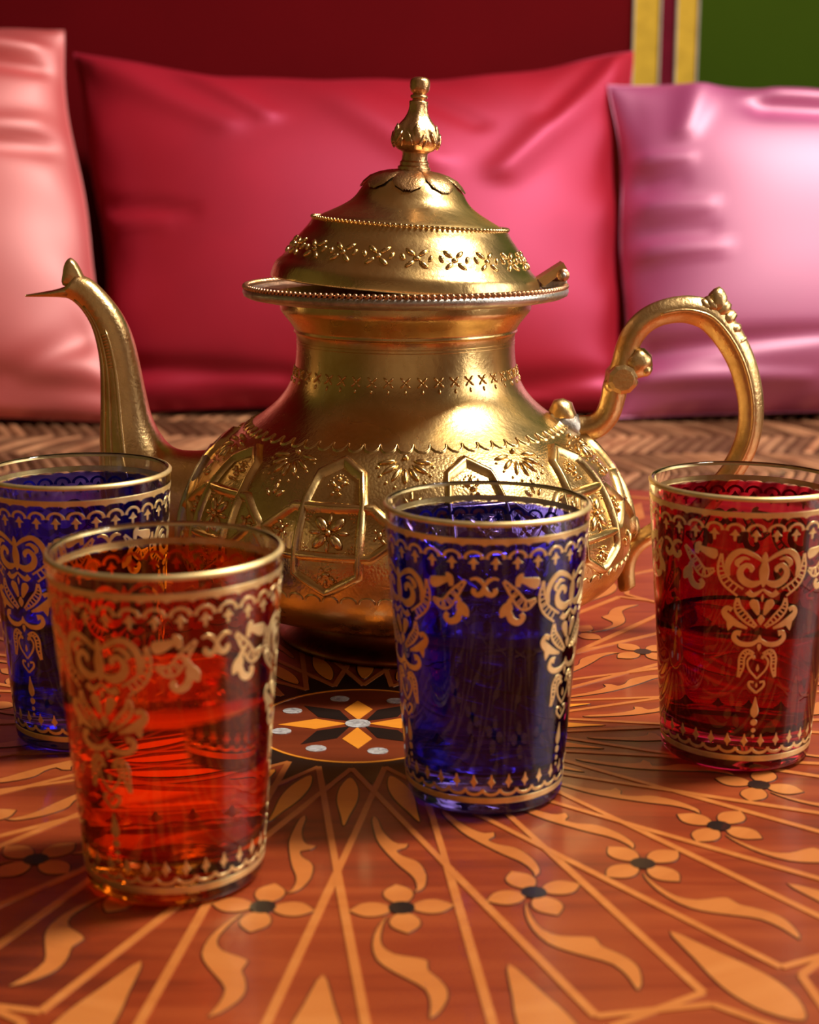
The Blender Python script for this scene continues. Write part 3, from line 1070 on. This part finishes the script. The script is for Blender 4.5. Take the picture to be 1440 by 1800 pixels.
# hinge
mb = MB()
bevel_box(mb, 0.0520, 0.0618, -0.0062, 0.0062, 0.1376, 0.1408, 0.0005)
mb.build('hinge_plate', M['solder'], pot, False)
mb = MB()
vs_ = [(0.0505, -0.007, 0.1412), (0.0602, -0.007, 0.1474), (0.0616, -0.007, 0.1450), (0.0530, -0.007, 0.1385)]
mb.add(vs_ + [(x, 0.007, z) for x, y, z in vs_], [(0, 1, 2, 3), (7, 6, 5, 4), (0, 4, 5, 1), (1, 5, 6, 2), (2, 6, 7, 3), (3, 7, 4, 0)])
mb.build('hinge_leaf', M['brass_cast'], pot, False)
mb = MB(); tube(mb, [(0.0600, -0.0085, 0.1428), (0.0600, 0.0085, 0.1428)], 0.0024, 14, up=(0, 0, 1)); mb.build('hinge_barrel', M['copper_rope'], pot)
mb = MB(); tube(mb, [(0.0600, -0.0095, 0.1428), (0.0600, 0.0095, 0.1428)], 0.0011, 10, up=(0, 0, 1)); mb.build('hinge_pin', M['solder'], pot)

# --- spout
SO = [(-0.076, 0.0200), (-0.100, 0.0260), (-0.1135, 0.0380), (-0.1198, 0.0560), (-0.1206, 0.0760), (-0.1197, 0.0915), (-0.1193, 0.1061), (-0.1201, 0.1150), (-0.1220, 0.1228), (-0.1252, 0.1287), (-0.1290, 0.1326), (-0.1335, 0.1345)]
SI = [(-0.072, 0.0740), (-0.0865, 0.0733), (-0.0930, 0.0752), (-0.0970, 0.0800), (-0.1000, 0.0870), (-0.1018, 0.0955), (-0.1036, 0.1061), (-0.1058, 0.1172), (-0.1092, 0.1261), (-0.1144, 0.1337), (-0.1208, 0.1403), (-0.1262, 0.1428)]
so = spline(SO, 4); si = spline(SI, 4)
NS = 28
vs = []; fs = []
for i, (a, b) in enumerate(zip(so, si)):
    cx, cz = (a[0] + b[0]) / 2, (a[1] + b[1]) / 2
    ux, uz = (b[0] - a[0]) / 2, (b[1] - a[1]) / 2
    rad = hypot(ux, uz)
    dep = rad * (0.92 if i > 8 else 0.80)
    for k in range(NS):
        t = 2 * pi * k / NS
        c_, s_ = cos(t), sin(t)
        # a rounded back, flatter cheeks towards the outer edge
        kx = (abs(c_) ** 0.85) * (1 if c_ > 0 else -1)
        ky = (abs(s_) ** 0.85) * (1 if s_ > 0 else -1) * (1.0 if c_ > -0.2 else 1.0 - 0.32 * (-c_ - 0.2))
        vs.append((cx + ux * kx, dep * ky, cz + uz * kx))
m = len(so)
for i in range(m - 1):
    for k in range(NS):
        k2 = (k + 1) % NS
        fs.append((i * NS + k, i * NS + k2, (i + 1) * NS + k2, (i + 1) * NS + k))
fs.append(tuple(range((m - 1) * NS, m * NS)))
mb = MB(); mb.add(vs, fs)
spout = mb.build('spout', M['brass_cast'], pot)
# pouring lip: a trough drawn out to a point
mb = MB()
lp = [(-0.1262, 0.1382, 0.0040, 0.0034), (-0.1305, 0.1368, 0.0046, 0.0031), (-0.1350, 0.1359, 0.0042, 0.0020), (-0.1420, 0.1351, 0.0028, 0.0011), (-0.1468, 0.1346, 0.0014, 0.0006)]
lp = spline(lp, 4)
vs = []; fs = []
for (x, z, wd, hh) in lp:
    for k in range(12):
        t = 2 * pi * k / 12
        vs.append((x, wd * cos(t), z + hh * sin(t) * (1.0 if sin(t) < 0 else 0.55)))
for i in range(len(lp) - 1):
    for k in range(12):
        fs.append((i * 12 + k, (i + 1) * 12 + k, (i + 1) * 12 + (k + 1) % 12, i * 12 + (k + 1) % 12))
fs.append(tuple((len(lp) - 1) * 12 + k for k in range(12)))
mb.add(vs, fs); mb.build('spout_lip', M['brass_cast'], spout)
# crest on the spout head
cr = spline([(-0.1325, 0.1385), (-0.1322, 0.1430), (-0.1312, 0.1470), (-0.1291, 0.1490), (-0.1272, 0.1478), (-0.1258, 0.1455), (-0.1246, 0.1430), (-0.1240, 0.1405), (-0.1275, 0.1380)], 3, True)
mb = MB(); vs = []; fs = []
cxm = sum(p[0] for p in cr) / len(cr); czm = sum(p[1] for p in cr) / len(cr)
nc = len(cr)
for yy, sc_ in ((-0.0033, 0.62), (-0.0026, 0.88), (0, 1.0), (0.0026, 0.88), (0.0033, 0.62)):
    for (x, z) in cr:
        vs.append((cxm + (x - cxm) * sc_, yy, czm + (z - czm) * sc_))
for j in range(4):
    for k in range(nc):
        fs.append((j * nc + k, j * nc + (k + 1) % nc, (j + 1) * nc + (k + 1) % nc, (j + 1) * nc + k))
fs.append(tuple(range(nc - 1, -1, -1))); fs.append(tuple(4 * nc + k for k in range(nc)))
mb.add(vs, fs); mb.build('spout_crest', M['brass_cast'], spout)


def spout_pt(t, f_):
    """point on the camera-side cheek: t along the spout (0..1), f_ across (-1 outer .. 1 inner)"""
    i = t * (len(so) - 1); i0 = int(min(len(so) - 2, i)); q = i - i0
    a = [so[i0][k] + (so[i0 + 1][k] - so[i0][k]) * q for k in (0, 1)]
    b = [si[i0][k] + (si[i0 + 1][k] - si[i0][k]) * q for k in (0, 1)]
    rad = hypot(b[0] - a[0], b[1] - a[1]) / 2
    c_ = f_
    s_ = sqrt(max(0, 1 - c_ * c_))
    kx = abs(c_) ** 0.85 * (1 if c_ > 0 else -1)
    ky = s_ ** 0.85 * (1.0 if c_ > -0.2 else 1.0 - 0.32 * (-c_ - 0.2))
    dep = rad * (0.92 if i0 > 8 else 0.80)
    return Vector(((a[0] + b[0]) / 2 + (b[0] - a[0]) / 2 * kx, -dep * ky, (a[1] + b[1]) / 2 + (b[1] - a[1]) / 2 * kx))


for f0, f1, t0, t1, r in ((-0.62, -0.72, 0.14, 0.90, 0.00075), (-0.25, -0.55, 0.12, 0.84, 0.0008), (0.12, -0.10, 0.10, 0.70, 0.0009)):
    P_ = []
    for k in range(26):
        t = t0 + (t1 - t0) * k / 25
        P_.append(spout_pt(t, f0 + (f1 - f0) * (k / 25)))
    mb = MB(); tube(mb, P_, [r * (0.4 + 0.6 * sin(pi * k / 25)) for k in range(26)], 8, up=(0, 1, 0.01)); mb.build('spout_ridge', M['brass_cast'], spout)
mb = MB()
for k in range(11):
    t = 0.56 + 0.012 * k
    tube(mb, [spout_pt(t, -0.40), spout_pt(t, -0.12)], 0.0005, 6, up=(0, 1, 0.01))
mb.build('spout_notches', M['brass_cast'], spout)
# soldered collar where the spout meets the body
mb = MB()
P_ = []
for k in range(29):
    t = 2 * pi * k / 28
    z = 0.0475 + 0.0270 * cos(t); y = 0.0225 * sin(t)
    r_, _ = body_r(max(0.016, z))
    P_.append((-sqrt(max(0, r_ * r_ - y * y)) - 0.0004, y, z))
tube(mb, P_, 0.0022, 8, up=(1, 0, 0), caps=False); mb.build('spout_collar', M['solder'], pot)

# --- handle
HN = [(0.0640, 0.0825, .0050), (0.0690, 0.0823, .0051), (0.0750, 0.0837, .0048), (0.0794, 0.0882, .0046), (0.0814, 0.0949, .0046), (0.0822, 0.0994, .0048), (0.0836, 0.1035, .0046), (0.0851, 0.1084, .0045), (0.0862, 0.1139, .0044), (0.0884, 0.1194, .0044),
      (0.0925, 0.1243, .0045), (0.0983, 0.1276, .0046), (0.1058, 0.1292, .0049), (0.1124, 0.1287, .0053), (0.1187, 0.1261, .0056), (0.1250, 0.1194, .0055), (0.1303, 0.1106, .0052), (0.1336, 0.1017, .0050), (0.1355, 0.0927, .0048), (0.1357, 0.0837, .0047),
      (0.1341, 0.0757, .0047), (0.1311, 0.0688, .0046), (0.1264, 0.0620, .0046), (0.1188, 0.0539, .0045), (0.1101, 0.0469, .0043), (0.1012, 0.0415, .0040), (0.0940, 0.0372, .0037), (0.0900, 0.0318, .0034), (0.0886, 0.0255, .0033), (0.0890, 0.0185, .0034), (0.0894, 0.0170, .0026)]
hp = spline(HN, 4)


def hsec(i, a):
    # eight soft facets with a raised middle ridge
    c_, s_ = cos(a), sin(a)
    k = 1.0 + 0.06 * cos(4 * a)
    return c_ * k, s_ * k * 0.86


mb = MB(); tube(mb, [(x, 0, z) for x, z, r in hp], [r for x, z, r in hp], 20, up=(0, 1, 0), sec=hsec)
handle = mb.build('handle', M['brass_cast'], pot)
# ridge line along the camera-side face of the big bow
mb = MB(); seg = hp[44:104]
tube(mb, [(x, -r * 0.84, z) for x, z, r in seg], [0.0007] * len(seg), 8, up=(0, 1, 0.01)); mb.build('handle_ridge', M['brass_cast'], handle)


def lump(name, c, ax, parent, mat, n=14, m=9):
    m_ = MB(); ellipsoid(m_, c, ax, n, m)
    rnd = random.Random(hash(name) % 97)
    m_.v = [tuple(Vector(c) + (Vector(v) - Vector(c)) * (1 + 0.09 * sin(900 * v[0] + 5) * sin(1100 * v[2]))) for v in m_.v]
    return m_.build(name, mat, parent)


lump('handle_root_knob', (0.0618, 0, 0.0880), ((0.0050, 0, 0.0018), (0, 0.0055, 0), (-0.0020, 0, 0.0062)), handle, M['brass_cast'])
mb = MB(); tube(mb, [(0.0560, 0, 0.0870), (0.0600, 0, 0.0845), (0.0650, 0, 0.0826), (0.0700, 0, 0.0800)], [0.004, 0.0062, 0.0062, 0.0035], 12, up=(0, 1, 0)); mb.build('handle_solder', M['solder'], handle)
# knot: faceted boss
mb = MB(); vs = []; fs = []
for yy, r in ((-0.0068, 0.0042), (-0.0062, 0.0058), (0.0062, 0.0058), (0.0068, 0.0042)):
    for k in range(10):
        t = 2 * pi * k / 10 + 0.2
        vs.append((0.0842 + r * cos(t), yy, 0.1026 + r * sin(t)))
for j in range(3):
    for k in range(10):
        fs.append((j * 10 + k, j * 10 + (k + 1) % 10, (j + 1) * 10 + (k + 1) % 10, (j + 1) * 10 + k))
fs += [tuple(range(9, -1, -1)), tuple(30 + k for k in range(10))]
mb.add(vs, fs); mb.build('handle_boss', M['brass_cast'], handle, False)
lump('handle_scroll', (0.0905, 0, 0.1084), ((0.0050, 0, 0.0040), (0, 0.0058, 0), (-0.0034, 0, 0.0046)), handle, M['brass_cast'])
lump('handle_scroll', (0.0935, 0, 0.1060), ((0.0028, 0, 0.0010), (0, 0.0050, 0), (-0.0008, 0, 0.0026)), handle, M['brass_cast'])
lump('handle_scroll', (0.0802, 0, 0.1000), ((0.0030, 0, 0.0004), (0, 0.0048, 0), (0, 0, 0.0032)), handle, M['brass_cast'])
lump('handle_scroll', (0.0880, 0, 0.1006), ((0.0026, 0, 0.0012), (0, 0.0048, 0), (-0.0010, 0, 0.0022)), handle, M['brass_cast'])
# leafy crest on the bow
for (x, z, dx, dz, l, w_) in ((0.1207, 0.1330, 0.10, 1.0, 0.0062, 0.0036), (0.1178, 0.1318, -0.55, 0.9, 0.0044, 0.0028), (0.1150, 0.1312, -0.8, 0.55, 0.0040, 0.0024), (0.1228, 0.1300, 0.75, 0.75, 0.0052, 0.0030), (0.1252, 0.1262, 0.75, 0.6, 0.0048, 0.0027), (0.1277, 0.1220, 0.8, 0.45, 0.0044, 0.0024), (0.1300, 0.1175, 0.85, 0.3, 0.0040, 0.0021)):
    d = Vector((dx, 0, dz)).normalized()
    q = Vector((-d.z, 0, d.x))
    lump('crest_leaf', (x - d.x * 0.0014, 0, z - d.z * 0.0014), (q * w_ * 1.15, Vector((0, 0.0044, 0)), d * l), handle, M['brass_cast'], 10, 6)
lump('handle_foot_curl', (0.0905, 0, 0.0430), ((0.0030, 0, 0.0012), (0, 0.0042, 0), (-0.0010, 0, 0.0050)), handle, M['brass_cast'])
mb = MB(); tube(mb, [(0.0835, 0, 0.0310), (0.0870, 0, 0.0325), (0.0905, 0, 0.0335)], [0.0045, 0.0035, 0.0028], 10, up=(0, 1, 0)); mb.build('handle_lower_solder', M['solder'], handle)

# ------------------------------------------------------------------ tea glasses
GH, GR, Gr = 0.0880, 0.0300, 0.0232
WALL = 0.0014
FLOOR = 0.0115


def glass_r(z):
    t = z / GH
    return Gr + (GR - Gr) * t, (GR - Gr) / GH


def glass_mesh():
    outer = [(0.0006, 0.0), (0.0003, 0.0150), (0.0, 0.0205), (0.0001, 0.0218), (0.0006, 0.0228), (0.0013, 0.0232), (0.0022, glass_r(0.0022)[0]), (0.0026, glass_r(0.0026)[0]), (0.0030, glass_r(0.003)[0])]
    for k in range(1, 16):
        z = 0.003 + (GH - 0.004) * k / 16
        outer.append((z, glass_r(z)[0]))
    outer += [(GH - 0.0012, glass_r(GH - 0.0012)[0]), (GH - 0.0009, glass_r(GH - 0.0009)[0]), (GH - 0.0006, GR - 0.0001), (GH - 0.0001, GR - 0.0005), (GH, GR - 0.0009), (GH - 0.0002, GR - 0.0013), (GH - 0.0007, glass_r(GH - 0.0007)[0] - WALL), (GH - 0.0010, glass_r(GH - 0.001)[0] - WALL)]
    for k in range(14):
        z = GH - 0.002 - (GH - 0.002 - FLOOR - 0.004) * k / 13
        outer.append((z, glass_r(z)[0] - WALL))
    ri = glass_r(FLOOR)[0] - WALL
    outer += [(FLOOR + 0.0034, glass_r(FLOOR + 0.0034)[0] - WALL), (FLOOR + 0.003, glass_r(FLOOR + 0.003)[0] - WALL), (FLOOR + 0.0018, ri - 0.0003), (FLOOR + 0.0006, ri - 0.0013), (FLOOR, ri - 0.0030), (FLOOR - 0.00003, ri - 0.0036), (FLOOR - 0.0002, ri * 0.5), (FLOOR - 0.0003, 0.0)]
    # lathe without degenerate rings
    mb_ = MB()
    n = 96
    vs = []; fs = []
    rings = []
    for z, r in outer:
        if r < 1e-6:
            rings.append([len(vs)]); vs.append((0, 0, z))
        else:
            b = len(vs); rings.append(list(range(b, b + n)))
            vs += [(r * sin(2 * pi * k / n), -r * cos(2 * pi * k / n), z) for k in range(n)]
    for A, B in zip(rings[:-1], rings[1:]):
        for k in range(n):
            k2 = (k + 1) % n
            if len(A) == 1: fs.append((A[0], B[k2], B[k]))
            elif len(B) == 1: fs.append((A[k], A[k2], B[0]))
            else: fs.append((A[k], A[k2], B[k2], B[k]))
    mb_.add(vs, fs)
    return mb_.mesh('vessel')


def tea_mesh(level):
    ov = 0.00025
    pr_ = [(FLOOR - 0.0006, 0.0)]
    ri = glass_r(FLOOR)[0] - WALL
    pr_ += [(FLOOR - 0.0004, ri * 0.5), (FLOOR - 0.0003, ri - 0.0029), (FLOOR + 0.0004, ri - 0.0011), (FLOOR + 0.0019, ri - 0.0003 + ov)]
    for k in range(1, 9):
        z = FLOOR + 0.002 + (level - FLOOR - 0.002) * k / 8
        pr_.append((z, glass_r(z)[0] - WALL + ov))
    rl = glass_r(level)[0] - WALL
    pr_ += [(level - 0.0001, rl - 0.0004), (level - 0.0007, rl - 0.0014), (level - 0.0009, rl - 0.003), (level - 0.0009, rl * 0.5), (level - 0.0009, 0.0)]
    mb_ = MB(); n = 72; vs = []; fs = []; rings = []
    for z, r in pr_:
        if r < 1e-6:
            rings.append([len(vs)]); vs.append((0, 0, z))
        else:
            b = len(vs); rings.append(list(range(b, b + n)))
            vs += [(r * sin(2 * pi * k / n), -r * cos(2 * pi * k / n), z) for k in range(n)]
    for A, B in zip(rings[:-1], rings[1:]):
        for k in range(n):
            k2 = (k + 1) % n
            if len(A) == 1: fs.append((A[0], B[k2], B[k]))
            elif len(B) == 1: fs.append((A[k], A[k2], B[0]))
            else: fs.append((A[k], A[k2], B[k2], B[k]))
    mb_.add(vs, fs)
    return mb_.mesh('tea')


GO = 0.00009                          # gilding thickness
U = 0.0627e-3                         # drawing unit of the motifs


def gs(mb, pts, wid, smooth=4):
    """gilt stroke: pts (x mm right of the motif axis, z mm above the base), wid list in mm"""
    data = [(p[0], p[1], w) for p, w in zip(pts, wid)]
    if smooth > 1 and len(data) > 2: data = spline(data, smooth)
    P_ = []; W_ = []
    for x, z, w in data:
        r_, _ = glass_r(z)
        P_.append((x / r_ * 0.0265, z)); W_.append(max(0.00008, w))
    stroke(mb, glass_r, P_, W_, GO, 0.0265, 0.9, 0.00002)


def gilt_rim():
    mb_ = MB(); n = 96; vs = []; fs = []
    pr_ = [(GH - 0.0013, GR - 0.00012), (GH - 0.0011, GR + 0.00010), (GH - 0.0006, GR + 0.00014), (GH + 0.00005, GR - 0.0004), (GH + 0.00015, GR - 0.0008)]
    for z, r in pr_:
        vs += [(r * sin(2 * pi * k / n), -r * cos(2 * pi * k / n), z) for k in range(n)]
    for i in range(len(pr_) - 1):
        for k in range(n):
            k2 = (k + 1) % n
            fs.append((i * n + k, i * n + k2, (i + 1) * n + k2, (i + 1) * n + k))
    mb_.add(vs, fs)
    return mb_.mesh('gilt_rim')


def gilt_borders():
    up_, lo_ = MB(), MB()
    N = 30
    R0 = 0.0265
    C_ = 2 * pi * R0
    # upper: line with scalloped lower edge, arches, arrows (heights above the base)
    zt = GH - 0.0045
    stroke(up_, glass_r, [(C_ * k / 120, zt - 0.0008) for k in range(121)], 0.0017, GO, R0, 0.8, 0.00002)
    zb = 0.0050
    stroke(lo_, glass_r, [(C_ * k / 120, zb) for k in range(121)], 0.0019, GO, R0, 0.8, 0.00002)
    p = C_ / N
    for k in range(N):
        s0 = k * p
        # scallops hanging from the line
        ar = [(s0 + p / 2 + p * 0.5 * cos(t), zt - 0.0015 - 0.0006 + 0.0009 * sin(t)) for t in [pi * q / 6 for q in range(7)]]
        stroke(up_, glass_r, ar, 0.0006, GO, R0, 0.9, 0.00002)
        # arches
        ar = [(s0 + p / 2 + p * 0.40 * cos(t), zt - 0.0058 + 0.0021 * sin(t)) for t in [pi * (q / 8) for q in range(9)]]
        stroke(up_, glass_r, ar, [0.0011, 0.0009, 0.0008, 0.0008, 0.0008, 0.0008, 0.0008, 0.0009, 0.0011], GO, R0, 0.9, 0.00002)
        # arrows under each arch
        c = s0 + p / 2
        za = zt - 0.0055
        stroke(up_, glass_r, [(c, za + 0.0002), (c, za - 0.0008), (c, za - 0.0016), (c, za - 0.0018), (c, za - 0.0030), (c, za - 0.0034)],
               [0.0002, 0.0014, 0.0030, 0.0009, 0.0008, 0.0004], GO, R0, 0.9, 0.00002)
        # lower: wave and crosses
        ar = [(s0 + p / 2 + p * 0.5 * cos(t), zb + 0.0037 - 0.0018 * sin(t)) for t in [pi * (q / 8) for q in range(9)]]
        stroke(lo_, glass_r, ar, 0.0010, GO, R0, 0.9, 0.00002)
        zc = zb + 0.0052
        stroke(lo_, glass_r, [(c, zc - 0.0012), (c, zc - 0.0003), (c, zc + 0.0005), (c, zc + 0.0013), (c, zc + 0.0020), (c, zc + 0.0030)],
               [0.0003, 0.0009, 0.0026, 0.0014, 0.0008, 0.0003], GO, R0, 0.9, 0.00002)
    return up_.mesh('gilt_upper_border', False), lo_.mesh('gilt_lower_border', False)


ZT = GH - 0.0160


def dl(pts, wid, mirror=True):
    """drawing-unit polyline -> one or two strokes (x, z, width) in metres"""
    out = []
    for s in ((1, -1) if mirror else (1,)):
        out.append(([(s * x * U, ZT - (y - 540) * U) for x, y in pts], [w * U for w in wid]))
    return out


def hatched(pts, wid, mirror=True, rungs=8):
    """crescent drawn as two fine lines joined by rungs"""
    out = []
    D_ = spline([(p[0], p[1], w) for p, w in zip(pts, wid)], 6)
    L = []; R = []
    for i, (x, y, w) in enumerate(D_):
        a = D_[max(0, i - 1)]; b = D_[min(len(D_) - 1, i + 1)]
        dx, dy = b[0] - a[0], b[1] - a[1]; l = hypot(dx, dy) or 1
        nx, ny = -dy / l, dx / l
        L.append((x + nx * w / 2, y + ny * w / 2)); R.append((x - nx * w / 2, y - ny * w / 2))
    out += dl(L, [11] * len(L), mirror); out += dl(R, [11] * len(R), mirror)
    for k in range(rungs):
        i = int((k + 1) / (rungs + 1) * (len(D_) - 1))
        out += dl([L[i], R[i]], [8, 8], mirror)
    return out


def medallion():
    S = []
    S += dl([(0, 600), (55, 562), (110, 545), (152, 572), (172, 620), (160, 672)], [10, 22, 27, 30, 26, 6])
    S += dl([(0, 690), (55, 708), (100, 685), (112, 645), (86, 614), (60, 628), (62, 648)], [14, 36, 36, 28, 24, 24, 12])
    S += dl([(70, 585), (100, 580), (128, 604), (120, 625)], [6, 20, 26, 8])
    S += dl([(0, 548), (0, 575), (0, 605)], [6, 26, 14], False)
    S += dl([(0, 600), (0, 640), (0, 690), (0, 722)], [26, 44, 34, 6], False)
    S += hatched([(203, 565), (202, 640), (172, 702), (105, 752)], [4, 30, 40, 44], True, 9)
    S += dl([(72, 745), (50, 762), (25, 752), (0, 732)], [30, 26, 18, 10])
    S += dl([(0, 755), (0, 775), (0, 795)], [3, 14, 3], False)
    S += dl([(14, 862), (26, 830), (40, 798), (46, 782)], [12, 34, 42, 10])
    S += hatched([(116, 780), (110, 832), (70, 880), (22, 922)], [6, 32, 34, 10], True, 8)
    S += dl([(0, 860), (0, 885), (0, 912)], [8, 34, 6], False)
    S += dl([(62, 930), (108, 912), (148, 888), (174, 856), (160, 832), (138, 842)], [12, 30, 40, 28, 22, 26])
    S += dl([(140, 900), (146, 925), (150, 946)], [44, 26, 4])
    S += dl([(0, 985), (38, 1010), (88, 1010), (120, 985), (114, 955), (90, 958)], [16, 24, 27, 26, 22, 32])
    S += dl([(0, 962), (0, 985), (0, 1002)], [4, 24, 10], False)
    S += dl([(0, 1008), (0, 1025), (0, 1045)], [14, 20, 4], False)
    S += hatched([(22, 1062), (55, 1050), (76, 1080), (78, 1130), (88, 1182)], [8, 20, 24, 22, 6], True, 9)
    S += dl([(0, 1188), (40, 1140), (50, 1098), (28, 1072), (18, 1085)], [10, 11, 11, 14, 16])
    S += dl([(0, 1112), (0, 1135), (0, 1150)], [4, 17, 6], False)
    S += dl([(0, 1262), (34, 1228), (34, 1204), (14, 1206)], [12, 13, 12, 12])
    S += dl([(0, 1210), (0, 1222), (0, 1234)], [4, 12, 4], False)
    S += dl([(0, 1282), (0, 1315), (0, 1352), (0, 1378), (0, 1392)], [5, 20, 42, 34, 6], False)
    for y, r in ((1416, 18), (1458, 12), (1490, 9)):
        S += dl([(0, y - r), (0, y - r * .6), (0, y), (0, y + r * .6), (0, y + r)], [4, r * 1.6, r * 2, r * 1.6, 4], False)
    mb_ = MB()
    for pts, wid in S: gs(mb_, pts, wid, 4 if len(pts) < 12 else 1)
    return mb_.mesh('gilt_medallion', False)


def sprig():
    S = []
    y0 = 590
    S += dl([(0, y0 - 14), (18, y0 - 40), (45, y0 - 52), (72, y0 - 46)], [10, 20, 16, 10])
    S += dl([(0, y0 - 14), (12, y0 + 14), (36, y0 + 24), (56, y0 + 10), (50, y0 - 6)], [16, 26, 24, 20, 20])
    # bud with waist
    S += dl([(168, y0 - 10), (178, y0 - 50), (196, y0 - 70)], [20, 30, 12])
    S += dl([(178, y0 - 44), (215, y0 - 34), (250, y0 - 24), (280, y0 - 18), (292, y0 - 16)], [24, 34, 50, 48, 12])
    S += hatched([(96, y0 - 40), (150, y0 + 20), (205, y0 + 78), (272, y0 + 58)], [8, 40, 46, 8], True, 11)
    S += dl([(150, y0 + 20), (130, y0 + 50), (118, y0 + 80)], [10, 22, 26])
    S += dl([(82, y0 + 128), (100, y0 + 104), (122, y0 + 78), (136, y0 + 66)], [10, 44, 46, 16])
    S += dl([(122, y0 + 104), (140, y0 + 142), (176, y0 + 156), (200, y0 + 134), (186, y0 + 116)], [28, 32, 30, 24, 22])
    mb_ = MB()
    for pts, wid in S: gs(mb_, [(x * 0.88, z) for x, z in pts], wid, 4 if len(pts) < 12 else 1)
    return mb_.mesh('gilt_sprig', False)


G_V = glass_mesh()
G_RIM = gilt_rim()
G_UP, G_LO = gilt_borders()
G_MED, G_SPR = medallion(), sprig()
for me in (G_RIM, G_UP, G_LO, G_MED, G_SPR): me.materials.append(M['gold'])


def tea_glass(loc, mat, level, m_ang, label):
    """m_ang: direction (degrees, 0 = towards the camera, + = to the right) of a small sprig between two medallions"""
    root = empty('tea_glass', (loc[0], loc[1], 0.0005))
    tag(root, label, 'glass', 'gilded tea glasses')
    v = link('vessel', G_V.copy(), mat, root)
    link('tea', tea_mesh(level), M['tea'], root)
    link('gilt_rim', G_RIM, None, root)
    link('gilt_upper_border', G_UP, None, root, rot=(0, 0, radians(m_ang)))
    link('gilt_lower_border', G_LO, None, root, rot=(0, 0, radians(m_ang)))
    for k in range(3):
        link('gilt_sprig', G_SPR, None, root, rot=(0, 0, radians(m_ang + 120 * k)))
        link('gilt_medallion', G_MED, None, root, rot=(0, 0, radians(m_ang + 60 + 120 * k)))
    return root


def facing(x, y):
    return math.degrees(atan2(x, y)) * -1.0


G = [((0.0225, 0.4367), M['glass_blue'], 0.0540, -1, 'cobalt blue gilded tea glass in front of the teapot body'),
     ((0.1047, 0.4696), M['glass_red'], 0.0436, 73, 'dark magenta red gilded tea glass below the teapot handle'),
     ((-0.0621, 0.3799), M['glass_orange'], 0.0535, 24, 'bright orange gilded tea glass nearest the camera'),
     ((-0.1067, 0.4856), M['glass_blue'], 0.0434, 16, 'cobalt blue gilded tea glass below the teapot spout, cut by the left edge')]
for loc, mt, lv, an, lb in G:
    tea_glass(loc, mt, lv, an + facing(*loc), lb)
